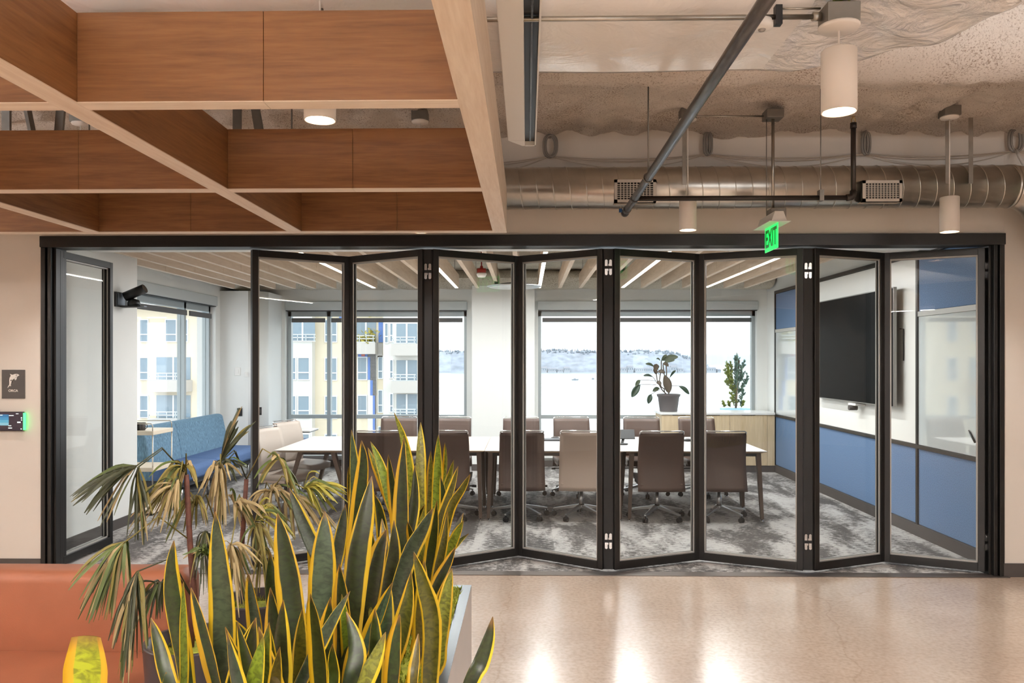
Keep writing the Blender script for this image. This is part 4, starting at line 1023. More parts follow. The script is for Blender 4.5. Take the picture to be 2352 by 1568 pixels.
# (frame, [tip .. low] in enlarged tracing pixels, width, depth, twist, tone)
A4, A3 = (560, 930), (100, 930)
LV = [
 (A4, [(848, 42), (905, 200), (935, 400), (915, 620)], 62, 3.35, .3, LT), (A4, [(998, 97), (1000, 250), (1000, 430)], 58, 3.45, .1, LT), (A4, [(1098, 168), (1095, 320), (1090, 520)], 58, 3.4, -.1, LT),
 (A4, [(1135, 212), (1138, 300), (1132, 400)], 30, 3.55, .8, LT), (A4, [(1185, 310), (1165, 400), (1140, 480)], 34, 3.5, .9, LT), (A4, [(1210, 345), (1170, 480), (1100, 680)], 50, 3.3, 1.0, OL),
 (A4, [(1278, 390), (1235, 470), (1165, 590), (1110, 830)], 52, 3.2, .4, OL), (A4, [(905, 180), (892, 400), (885, 640), (885, 830)], 92, 2.9, .0, DK), (A4, [(815, 280), (830, 420), (850, 600)], 58, 3.25, .2, DK),
 (A4, [(715, 205), (770, 330), (825, 520)], 60, 3.4, -.2, LT), (A4, [(700, 240), (735, 330), (775, 430)], 48, 3.5, .2, LT), (A4, [(607, 140), (622, 300), (632, 480), (620, 650)], 66, 3.15, .3, GG),
 (A4, [(665, 200), (672, 320), (655, 500), (630, 700)], 78, 3.0, -.5, DK), (A4, [(722, 400), (690, 600), (645, 850), (600, 1250)], 138, 2.35, .1, DK), (A4, [(590, 350), (594, 450), (602, 600)], 24, 3.2, .9, OL),
 (A4, [(735, 500), (765, 600), (785, 760)], 66, 3.05, .3, DK), (A4, [(965, 340), (968, 500), (950, 660), (890, 900)], 70, 3.0, .3, DK), (A4, [(1055, 260), (1052, 360), (1048, 500)], 42, 3.5, .3, LT),
 (A4, [(1085, 480), (1083, 560), (1080, 660)], 36, 3.4, .1, LT), (A4, [(1110, 400), (1125, 500), (1130, 640)], 50, 3.35, -.4, DK), (A4, [(1068, 582), (1015, 700), (930, 870), (830, 1200)], 88, 2.6, .5, GG),
 (A4, [(1240, 652), (1195, 740), (1140, 870)], 62, 3.1, .1, LT), (A4, [(1240, 608), (1210, 680), (1180, 760)], 36, 3.2, .3, DK), (A4, [(1270, 725), (1215, 775), (1150, 860)], 28, 3.2, .8, OL),
 (A4, [(1195, 800), (1150, 890), (1085, 1010)], 66, 2.95, .2, DK), (A4, [(1175, 920), (1140, 1080), (1100, 1350)], 92, 2.6, .4, LT), (A4, [(960, 830), (1010, 1000), (1062, 1220), (1050, 1560)], 104, 2.25, -.2, OL),
 (A4, [(945, 940), (920, 1120), (870, 1320), (780, 1560)], 116, 2.1, .3, OL), (A4, [(805, 700), (755, 850), (710, 1100)], 116, 2.5, .2, DK), (A4, [(848, 650), (850, 800), (835, 950), (800, 1150)], 96, 2.7, -.1, DK),
 (A4, [(925, 660), (938, 720), (955, 820)], 52, 2.9, .2, DK), (A4, [(258, 470), (310, 600), (370, 740), (440, 900)], 80, 2.85, .2, GG), (A4, [(575, 560), (555, 720), (520, 900)], 84, 2.7, -.5, GG),
 (A4, [(458, 600), (450, 780), (440, 1000), (430, 1250)], 156, 2.2, .0, GG), (A4, [(190, 610), (225, 800), (262, 1050), (290, 1300)], 156, 2.2, -.2, DK), (A4, [(150, 830), (160, 1000), (180, 1200)], 84, 2.4, .3, DK),
 (A4, [(22, 950), (40, 1080), (68, 1260)], 70, 2.45, .5, GG), (A4, [(222, 1100), (215, 1300), (212, 1560)], 118, 2.0, .1, DK), (A4, [(375, 1070), (400, 1250), (428, 1560)], 104, 1.95, -.2, DK),
 (A4, [(600, 1050), (520, 1190), (440, 1340), (330, 1560)], 80, 2.05, .5, GG), (A4, [(578, 1165), (620, 1290), (640, 1420), (610, 1560)], 104, 1.9, .2, DK), (A4, [(840, 1000), (770, 1160), (690, 1340)], 80, 2.15, .4, GG),
 (A4, [(1405, 1195), (1385, 1320), (1340, 1460), (1285, 1568)], 92, 1.6, .2, DK), (A4, [(66, 1200), (45, 1350), (25, 1560)], 108, 1.9, .1, DK), (A4, [(142, 1228), (120, 1380), (100, 1560)], 88, 1.8, -.1, OL),
 (A4, [(800, 1280), (750, 1420), (690, 1560)], 96, 1.8, .3, LT), (A4, [(690, 965), (712, 1060), (722, 1200)], 62, 2.5, .4, LT), (A4, [(985, 1290), (970, 1420), (955, 1560)], 64, 1.9, .4, OL),
 (A3, [(735, 765), (722, 920), (735, 1120), (790, 1410)], 104, 2.25, .2, DK), (A3, [(832, 1030), (870, 1180), (920, 1380), (965, 1560)], 92, 2.05, -.3, DK), (A3, [(970, 600), (990, 850), (1012, 1150), (1020, 1560)], 148, 2.1, .0, GG),
 (A3, [(1160, 960), (1172, 1100), (1195, 1280)], 76, 2.4, .4, GG), (A3, [(605, 1200), (650, 1350), (710, 1568)], 88, 1.9, -.3, DK), (A3, [(1200, 1200), (1150, 1360), (1090, 1568)], 116, 1.9, .3, DK),
 (A3, [(788, 1000), (790, 1250), (792, 1560)], 34, 1.95, 1.1, LT), (A3, [(1275, 1250), (1285, 1400), (1300, 1568)], 60, 1.95, .5, OL),
 (A4, [(1020, 565), (975, 640), (930, 730)], 40, 3.1, .5, DK), (A4, [(1090, 540), (1075, 700), (1050, 860)], 66, 3.0, .2, DK), (A4, [(1150, 600), (1130, 760), (1100, 900)], 60, 3.0, -.3, OL),
 (A4, [(700, 640), (715, 780), (720, 900)], 70, 2.75, .0, DK), (A4, [(780, 640), (790, 760), (800, 900)], 60, 2.9, .3, OL), (A4, [(1020, 880), (1010, 1010), (1000, 1180)], 80, 2.6, .2, OL),
 (A4, [(540, 900), (545, 1080), (550, 1300)], 110, 2.2, .3, DK), (A4, [(880, 1180), (850, 1340), (830, 1560)], 90, 2.0, -.2, DK), (A4, [(330, 1150), (320, 1330), (310, 1560)], 90, 2.1, .4, OL),
 (A4, [(740, 1150), (745, 1320), (745, 1560)], 90, 2.05, .1, DK), (A4, [(1060, 1020), (1075, 1150), (1068, 1330)], 70, 2.5, .3, LT), (A4, [(500, 1350), (505, 1450), (510, 1568)], 70, 1.8, .2, DK),
]
clumps = [(1.55, 2.0, 'low snake plant nearest the viewer in the metal planter'), (2.0, 2.3, 'broad-leaved snake plant in the middle of the metal planter'), (2.3, 2.8, 'dark tall snake plant just behind the middle of the planter'),
          (2.8, 3.22, 'tall dark snake plant near the far end of the planter'), (3.22, 4.0, 'upright yellow-edged snake plant at the far end of the planter')]
cl = [empty('snake_plant', (-0.62, (a + b_) / 2, RIM - 0.04), lab, 'snake plant', 'snake plants in the metal planter') for a, b_, lab in clumps]
for idx, (fo, pts, wz, Y, tw, tone) in enumerate(LV):
    ci = next(i for i, (a, b_, _) in enumerate(clumps) if Y < b_)
    lean = rnd.uniform(-0.10, 0.06)
    W = []
    m_ = len(pts)
    for k_, (zx, zy) in enumerate(pts):
        W.append(px(fo[0] + zx / 2.458, fo[1] + zy / 2.458, Y=Y + lean * (1 - k_ / (m_ - 1))))
    zsoil = RIM - 0.05
    nvis = len(W)
    d = (W[-1] - W[-2]).normalized(); drop = W[-1].z - zsoil
    if drop > 0.03:
        bx_ = W[-1].x + d.x / max(0.5, -d.z) * drop * 0.6
        if drop > 0.2: W.append(W[-1] + Vector((d.x * 0.35 * drop, 0, -0.4 * drop)))
        W.append(Vector((min(max(bx_, PX0 + 0.08), PX1 - 0.14), Y, zsoil)))
    # visible share of the blade before the hidden lower end
    total = sum((W[i + 1] - W[i]).length for i in range(len(W) - 1))
    wm = wz / 2.458 * Y / 1800 / (abs(math.cos(tw)) ** 0.5 + 1e-3) * 1.04
    peak = rnd.uniform(0.38, 0.5)
    def wf(t, wm=wm, peak=peak):
        if t < peak: return max(0.0015, wm * (1 - (1 - t / peak) ** 1.7) ** 0.85)
        return wm * (1 - 0.45 * ((t - peak) / (1 - peak)) ** 1.5)
    o = ribbon('leaf', W, wf, snake, cl[ci], (0, -1, 0.12), cup=rnd.choice((0.16, 0.22, -0.14)), thick=0.004, wave=0.02, seed=idx, twist=tw * rnd.choice((1, -1)), n=20)
    o.color = tuple(c * rnd.uniform(0.85, 1.2) for c in tone[:3]) + (1,)
# short dark leaves that fill the clump lower down
for k_ in range(34):
    Y = rnd.uniform(1.75, 3.3)
    x_ = rnd.uniform(PX0 + 0.1, PX1 - 0.16); hgt = rnd.uniform(0.25, 0.5)
    ci = next(i for i, (a, b_, _) in enumerate(clumps) if Y < b_)
    tipx = min(x_ + rnd.uniform(-0.1, 0.1), PX1 - 0.05)
    W = [Vector((tipx, Y - rnd.uniform(0, 0.1), RIM + hgt)), Vector(((x_ + tipx) / 2, Y - 0.02, RIM + hgt * 0.5)), Vector((x_, Y, RIM - 0.05))]
    wm = rnd.uniform(0.045, 0.07)
    o = ribbon('leaf', W, lambda t, wm=wm: max(0.0015, wm * (1 - (1 - min(1, t / 0.45)) ** 1.7) ** 0.85 * (1 - 0.35 * max(0, t - 0.45))), snake, cl[ci], (0, -1, 0.12), cup=rnd.choice((0.16, -0.14)), thick=0.004, wave=0.02, seed=k_, twist=rnd.uniform(-.7, .7), n=14)
    o.color = tuple(c * rnd.uniform(0.8, 1.2) for c in rnd.choice((DK, DK, OL, GG, LT))[:3]) + (1,)
# blunt cut leaf close to the viewer
Yc_ = 1.45
cutp = [px(u, v, Y=Yc_) for u, v in ((200, 1462), (200, 1520), (198, 1600), (200, 1760))]
o = ribbon('leaf', cutp, lambda t: 0.056 + 0.03 * min(1, t * 2.5), snake_even, cl[0], (0, -1, 0.1), cup=0.12, thick=0.004, wave=0.0, n=14, twist=0.05)
o.color = C(150, 158, 30); o['label'] = 'blunt cut yellow-edged leaf'
bse = px(200, 1760, Y=Yc_)
o = ribbon('leaf', [bse, Vector((bse.x + 0.02, Yc_, (bse.z + RIM) / 2)), Vector((bse.x + 0.06, Yc_, RIM - 0.05))], lambda t: 0.086 - 0.03 * t, snake_even, cl[0], (0, -1, 0.1), cup=0.12, thick=0.004, n=6)
o.color = C(150, 158, 30)

# palm ---------------------------------------------------------------
potm = mat('charcoal_pot', C(62, 56, 58), 0.38, var=0.1, scale=5)
PR = 0.66
def pot(x, y, r, label):
    o = empty('round_pot', (x, y, 0), label, 'plant pot', 'charcoal pots of the drooping palms')
    MB().lathe([(r * 0.72, 0), (r * 0.86, 0.3), (r, PR - 0.005), (r, PR), (r - 0.018, PR), (r - 0.022, PR - 0.06)], (x, y, 0), 40).build('pot_wall', potm, o)
    moss(o, 0, 0, 0, 0, PR - 0.06, 700, (x, y, r - 0.022))
    return o
p1 = px(448, 1466, Z=PR); p2 = px(580, 1418, Z=PR)
pot(p1.x, p1.y, 0.18, 'charcoal round pot beside the orange sofa seat')
P2 = Vector((-1.185, 3.42, 0))
pot(P2.x, P2.y, 0.165, 'charcoal round pot tucked between the sofa back and the planter')
pal1 = empty('fan_palm', (p1.x, p1.y, PR - 0.05), 'drooping half-dried fan palm in the front charcoal pot', 'palm', 'half-dried fan palms')
pal2 = empty('fan_palm', (P2.x, P2.y, PR - 0.05), 'taller tan-leaved fan palm in the rear charcoal pot', 'palm', 'half-dried fan palms')
stemm = mat('red_brown_palm_stem', C(92, 52, 40), 0.7, var=0.4, scale=40)
gm = {'g': mat('palm_green', C(86, 100, 48), 0.5, var=0.3, scale=9), 'o': mat('palm_olive', C(130, 118, 56), 0.55, var=0.3, scale=9), 't': mat('palm_tan', C(176, 156, 112), 0.6, var=0.25, scale=9), 'd': mat('palm_dark', C(62, 66, 40), 0.5, var=0.3, scale=9), 'y': mat('palm_yellow_green', C(168, 160, 66), 0.5, var=0.25, scale=9)}
Yp = p1.y
def stem(pal, pts, r):
    MB().tube(pts, r, 8, rs=[r * (1 - 0.3 * i / (len(pts) - 1)) for i in range(len(pts))]).build('stem', stemm, pal)
S1 = [(p1.x - 0.02, Yp, PR - 0.06), tuple(px(447, 1380, Y=Yp)), tuple(px(436, 1240, Y=Yp)), tuple(px(428, 1090, Y=Yp))]
S2 = [(p1.x + 0.04, Yp + 0.03, PR - 0.06), tuple(px(492, 1330, Y=Yp + 0.1)), tuple(px(495, 1200, Y=Yp + 0.12)), tuple(px(506, 1080, Y=Yp + 0.12))]
S3 = [(P2.x - 0.02, P2.y, PR - 0.06), tuple(px(550, 1330, Y=P2.y)), tuple(px(560, 1190, Y=P2.y)), tuple(px(566, 1100, Y=P2.y))]
S4 = [(P2.x + 0.05, P2.y, PR - 0.06), tuple(px(610, 1300, Y=P2.y)), tuple(px(600, 1160, Y=P2.y))]
stem(pal1, S1, 0.014); stem(pal1, S2, 0.010); stem(pal2, S3, 0.014); stem(pal2, S4, 0.009)
def frond(pal, base, hub, tips, tone, Y, wd=0.014, sag_=0.04):
    """fan leaf: thin stalk from base to hub, folded leaflets from hub to each traced tip"""
    H = px(hub[0], hub[1], Y=Y); B_ = Vector(base)
    mid = (H + B_) / 2 + Vector((0, 0, 0.06 + 0.12 * (H - B_).length))
    st = MB().tube([tuple(B_), tuple(mid), tuple(H)], 0.0028, 5).build('frond_stalk', gm['o'] if tone != 'd' else gm['d'], pal)
    more_ = [(t[0] + rnd.gauss(0, 9), t[1] + rnd.gauss(0, 12)) for t in tips]
    more_ += [(hub[0] + (t[0] - hub[0]) * rnd.uniform(0.6, 1.05) + rnd.gauss(0, 12), hub[1] + (t[1] - hub[1]) * rnd.uniform(0.6, 1.1) + rnd.gauss(0, 14)) for t in tips]
    for i, t in enumerate(list(tips) + more_):
        T = px(t[0], t[1], Y=Y + rnd.uniform(-0.12, 0.08))
        dvec = T - H
        m1 = H + dvec * 0.33 + Vector((0, rnd.uniform(-.02, .02), sag_ * (0.6 + rnd.random() * 0.8)))
        m2 = H + dvec * 0.7 + Vector((0, 0, sag_ * (0.5 + rnd.random() * 0.5)))
        wl_ = wd * rnd.uniform(0.4, 0.85)
        tn = tone if rnd.random() < 0.72 else rnd.choice('got')
        ribbon('leaflet', [T, m2, m1, H], lambda q, wl_=wl_: max(0.001, wl_ * (math.sin(min(1, q * 1.15 + 0.02) * PI * 0.86) ** 0.7) * 0.95 + 0.001), gm[tn], st, (rnd.uniform(-.5, .5), -1, 0.5), across=2, cup=0.5 if rnd.random() < .6 else 0.2, thick=0.0006, n=8, twist=rnd.uniform(-.8, .8))
t3 = lambda L: [(100 + a / 2.458, 930 + b_ / 2.458) for a, b_ in L]
t4 = lambda L: [(560 + a / 2.458, 930 + b_ / 2.458) for a, b_ in L]
frond(pal1, S1[3], (313, 1070), t3([(155, 548), (165, 530), (215, 550), (230, 610), (318, 690), (280, 600)]), 'd', Yp - 0.15, 0.02, 0.02)
frond(pal1, S1[3], (318, 1072), t3([(470, 745), (530, 760), (560, 790), (590, 600), (545, 640), (575, 720)]), 'd', Yp - 0.1, 0.016, 0.01)
frond(pal1, S1[3], (427, 1070), t3([(640, 450), (600, 620), (560, 560), (700, 600), (745, 640), (690, 470), (870, 470), (850, 430), (660, 540)]), 'o', Yp, 0.016, 0.03)
frond(pal1, S1[3], (410, 1110), t3([(560, 640), (590, 700), (640, 660), (660, 720), (700, 690), (530, 620), (480, 700), (760, 600), (740, 580)]), 't', Yp - 0.05, 0.014, 0.03)
frond(pal1, S1[2], (287, 1245), t3([(140, 1045), (200, 1100), (205, 1150), (240, 1215), (260, 1180), (310, 1215), (330, 1190), (370, 1180), (390, 1200), (380, 1130), (285, 1160), (455, 1030)]), 'g', Yp - 0.2, 0.017, 0.03)
frond(pal1, S1[1], (316, 1312), t3([(365, 1330), (410, 1340), (420, 1520), (440, 1560), (470, 1510), (480, 1568), (500, 1440), (560, 1400), (590, 1360), (450, 1440)]), 'd', Yp - 0.25, 0.018, 0.03)
frond(pal1, S1[1], (370, 1340), t3([(520, 1240), (560, 1250), (600, 1200), (640, 1180), (580, 1160), (660, 1150), (520, 1150)]), 'd', Yp - 0.12, 0.014, 0.03)
frond(pal1, S2[3], (507, 1080), t3([(900, 450), (920, 600), (940, 560), (985, 690), (1000, 700), (1010, 620), (1030, 680), (1020, 560), (870, 500), (960, 480)]), 't', Yp + 0.1, 0.016, 0.04)
frond(pal2, S3[3], (507, 1060), t3([(1120, 8), (1165, 112), (1150, 140), (1085, 110)]), 'd', P2.y - 0.2, 0.024, 0.015)
frond(pal2, S3[3], (515, 1065), t3([(940, 370), (960, 400), (1120, 400), (1060, 330), (1150, 340)]), 'd', P2.y - 0.2, 0.014, 0.02)
frond(pal2, S3[3], (641, 1052), t3([(1230, 440), (1260, 300), (1380, 470), (1415, 470), (1430, 500), (1395, 430), (1200, 470)]), 'o', P2.y - 0.1, 0.02, 0.02)
frond(pal2, S4[2], (698, 1121), t4([(580, 470), (575, 500), (545, 515), (530, 555), (505, 590), (395, 560), (440, 600), (470, 450), (560, 490)]), 'y', P2.y - 0.1, 0.016, 0.03)
frond(pal2, S3[2], (531, 1251), t3([(1040, 900), (1060, 1010), (1100, 1080), (1130, 1130), (1150, 1100), (1170, 960), (1200, 900), (1240, 870), (1110, 1000)]), 't', P2.y - 0.3, 0.015, 0.03)
frond(pal2, S4[1], (588, 1207), t3([(1180, 860), (1210, 900), (1230, 940), (1260, 960), (1290, 900), (1310, 840), (1240, 860), (1150, 800), (1300, 960)]), 'o', P2.y - 0.15, 0.016, 0.03)
frond(pal2, S4[1], (588, 1195), t3([(1330, 600), (1370, 640), (1400, 700), (1260, 620), (1420, 760), (1350, 760)]), 'y', P2.y - 0.15, 0.013, 0.05)
frond(pal1, S2[1], (478, 1276), t3([(820, 830), (850, 870), (900, 800), (1010, 870), (990, 820), (860, 850)]), 'g', Yp - 0.05, 0.022, 0.02)
frond(pal2, S4[2], (625, 1130), t4([(10, 560), (40, 600), (200, 520), (250, 580), (330, 640), (120, 700), (60, 660), (300, 560), (350, 620)]), 't', P2.y - 0.05, 0.016, 0.03)
frond(pal2, S4[2], (660, 1140), t4([(330, 660), (400, 700), (440, 690), (290, 760), (480, 750), (520, 690), (360, 740), (240, 720)]), 't', P2.y, 0.015, 0.04)
frond(pal1, S2[2], (450, 1160), t3([(740, 680), (720, 760), (790, 720), (860, 700), (900, 640), (930, 680), (690, 720), (820, 760)]), 'o', Yp + 0.05, 0.012, 0.05)
frond(pal2, S3[2], (540, 1160), t3([(1160, 650), (1190, 700), (1050, 520), (1120, 600), (1240, 640), (1180, 620), (1080, 700)]), 't', P2.y - 0.1, 0.018, 0.03)
frond(pal1, S2[1], (470, 1220), t3([(860, 960), (890, 1010), (900, 930), (840, 1000), (930, 1060), (880, 1080)]), 'd', Yp + 0.05, 0.010, 0.03)
frond(pal2, S4[1], (600, 1260), t3([(1250, 1000), (1290, 1040), (1330, 980), (1220, 1060), (1180, 1000), (1270, 1100)]), 'o', P2.y - 0.2, 0.012, 0.03)
# ================================================================== meeting room
# oak baffles --------------------------------------------------------
oak_b = wood('pale_oak_baffle', C(196, 174, 150), C(220, 202, 182), 'Y', 0.6)
led = mat('led_strip', C(255, 250, 240), 0.5, emit=C(255, 246, 232), estr=5.0)
BZ, BH = 2.745, 0.2
xs = []
x = px(1714, 663, Y=11.3).x
while x > px(520, 663, Y=11.3).x: xs.append(x); x -= 0.2965
xs = xs[::-1]
led_at = {i for i, x in enumerate(xs) if min(abs(x - px(u, 663, Y=11.3).x) for u in (1062, 1243, 1432, 1624, 868)) < 0.13}
for i, x in enumerate(xs):
    o = empty('ceiling_baffle', (x, 9.4, BZ), '%s oak ceiling baffle counted from the side window%s' % (ORD[i], ', with a lit strip' if i in led_at else ''), 'ceiling baffle', 'oak baffles over the meeting table')
    ym = 9.25 + 0.12 * ((i * 7) % 3 - 1)
    for a, b_ in ((7.5, ym - 0.004), (ym + 0.004, 11.32)): rbox(x - 0.024, x + 0.024, a, b_, BZ, BZ + BH).build('board', oak_b, o, 0.0015, 1)
    for y in (8.0, ym, 10.9): MB().cyl((x, y, BZ + BH - 0.02), (x, y, 3.13), 0.003, 6).build('hanger_rod', dull_steel, o)
    if i in led_at:
        rbox(x - 0.02, x + 0.02, 7.55, ym - 0.02, BZ - 0.006, BZ).build('light_strip', led, o); rbox(x - 0.02, x + 0.02, ym + 0.02, 11.2, BZ - 0.006, BZ).build('light_strip', led, o)
        ld = bpy.data.lights.new('strip_light', 'AREA'); ld.shape = 'RECTANGLE'; ld.size = 0.04; ld.size_y = 3.4; ld.energy = 42; ld.color = (0.97, 0.99, 1.0)
        lo = bpy.data.objects.new('strip_light', ld); link(lo, o); lo.location = (0, 0, -0.01)
# slots in the soffit
for i, (u0, u1, lab) in enumerate(((420, 562, 'nearest the open door leaf'), (615, 725, 'above the first folding pair'), (1522, 1795, 'above the third folding pair'))):
    a, b_ = px(u0, 569, Z=2.733), px(u1, 569, Z=2.733)
    o = empty('air_slot', (a.x, a.y, 2.73), 'thin dark air slot in the white soffit ' + lab, 'air slot', 'air slots in the soffit')
    rbox(a.x, b_.x, a.y - 0.02, a.y + 0.02, 2.728, 2.736).build('slot_opening', plastic_black, o); rbox(a.x - 0.01, b_.x + 0.01, a.y + 0.022, a.y + 0.03, 2.727, 2.736).build('slot_lip', plastic_white, o)
# red strobe, ceiling disc
p = px(1106, 627, Y=9.6)
o = empty('fire_strobe', tuple(p), 'red and white fire strobe hanging between the oak baffles', 'alarm')
MB().lathe([(0.052, 0.0), (0.056, 0.01), (0.056, 0.055), (0.02, 0.06), (0.015, 0.09), (0.0, 0.09)], tuple(p), 24).build('body', mat('alarm_red', C(170, 40, 32), 0.4), o)
MB().lathe([(0.0, -0.055), (0.045, -0.05), (0.066, -0.012), (0.062, 0.0)], tuple(p), 24).build('lens', plastic_white, o)
MB().cyl((p.x, p.y, p.z + 0.09), (p.x, p.y, 3.12), 0.008, 8).build('stem', mat('alarm_red', C(170, 40, 32), 0.4), o)
p = px(1181, 660, Y=10.6)
o = empty('ceiling_disc', tuple(p), 'wide flat silver disc hanging below the baffles', 'ceiling speaker')
MB().lathe([(0.0, -0.004), (0.34, 0.0), (0.37, 0.012), (0.36, 0.02)], tuple(p), 48).build('rim_disc', brushed, o)
MB().lathe([(0.36, 0.018), (0.3, 0.03), (0.12, 0.06), (0.0, 0.062)], tuple(p), 48).build('top_shell', plastic_black, o)
MB().cyl((p.x, p.y, p.z + 0.06), (p.x, p.y, 3.12), 0.006, 8).build('stem', plastic_black, o)

# conference tables --------------------------------------------------
laminate = mat('white_table_laminate', C(208, 204, 200), 0.32)
edge_oak = mat('plywood_edge', C(176, 150, 126), 0.5)
leg_wood = mat('brown_table_leg', C(84, 68, 58), 0.45, var=0.15, scale=14)
TZ = 0.745
def table(x0, x1, y0, y1, label, splay, top_m=laminate):
    o = empty('conference_table', ((x0 + x1) / 2, (y0 + y1) / 2, 0), label, 'table', 'tables pushed together for the meeting')
    rbox(x0, x1, y0, y1, TZ - 0.008, TZ).build('tabletop', top_m, o, 0.002)
    c = 0.05
    mb_ = MB(); vs_ = [(x0, y0, TZ - 0.008), (x1, y0, TZ - 0.008), (x1, y1, TZ - 0.008), (x0, y1, TZ - 0.008), (x0 + c, y0 + c, TZ - 0.028), (x1 - c, y0 + c, TZ - 0.028), (x1 - c, y1 - c, TZ - 0.028), (x0 + c, y1 - c, TZ - 0.028)]
    mb_.add(vs_, [(0, 1, 5, 4), (1, 2, 6, 5), (2, 3, 7, 6), (3, 0, 4, 7), (4, 5, 6, 7), (3, 2, 1, 0)]).build('bevelled_edge', edge_oak, o)
    ix, iy, s = splay
    for sx in (0, 1):
        for sy in (0, 1):
            tx = x0 + ix if sx == 0 else x1 - ix; ty = y0 + iy if sy == 0 else y1 - iy
            bx_ = tx + (-s if sx == 0 else s); by = ty + (-0.04 if sy == 0 else 0.04)
            MB().bar((tx, ty, TZ - 0.028), (bx_, by, 0.025), 0.05, 0.05, a2=0.034, b2=0.034).build('leg', leg_wood, o, 0.003)
            MB().lathe([(0.018, 0.0), (0.018, 0.006), (0.007, 0.01), (0.007, 0.03)], (bx_, by, 0), 12).build('foot', chrome, o)
    rbox(x0 + ix, x1 - ix, y0 + iy - 0.012, y0 + iy + 0.012, TZ - 0.06, TZ - 0.028).build('under_rail', plastic_black, o); rbox(x0 + ix, x1 - ix, y1 - iy - 0.012, y1 - iy + 0.012, TZ - 0.06, TZ - 0.028).build('under_rail', plastic_black, o)
    return o
TY0, TYm, TY1 = 8.31, 9.085, 9.86
tl = px(620, 1037, Z=TZ).x; tr = px(1757, 1034, Z=TZ).x; s1 = px(1112, 1037, Z=TZ).x; s2 = px(1437, 1037, Z=TZ).x
sA = tl + 0.86
oak_top = mat('warm_table_laminate', C(206, 184, 164), 0.35)
table(tl, sA - 0.004, TY0, TY1, 'pale square-ended table nearest the blue sofa with splayed legs', (0.25, 0.12, 0.2))
table(sA, s1 - 0.004, TY0, TYm - 0.003, 'front table half hidden behind the snake plants', (0.06, 0.06, 0.02), oak_top)
table(sA, s1 - 0.004, TYm, TY1, 'rear table half hidden behind the snake plants, window side', (0.06, 0.06, 0.02), oak_top)
table(s1, s2 - 0.004, TY0, TYm - 0.003, 'middle table of the front row nearest the glass doors', (0.06, 0.06, 0.02))
table(s1, s2 - 0.004, TYm, TY1, 'middle table of the rear row nearest the windows', (0.06, 0.06, 0.02))
table(s2, tr, TY0, TYm - 0.003, 'front table under the two chairs closest to the screen', (0.08, 0.06, 0.03))
table(s2, tr, TYm, TY1, 'rear table at the screen end, window side', (0.08, 0.06, 0.03))

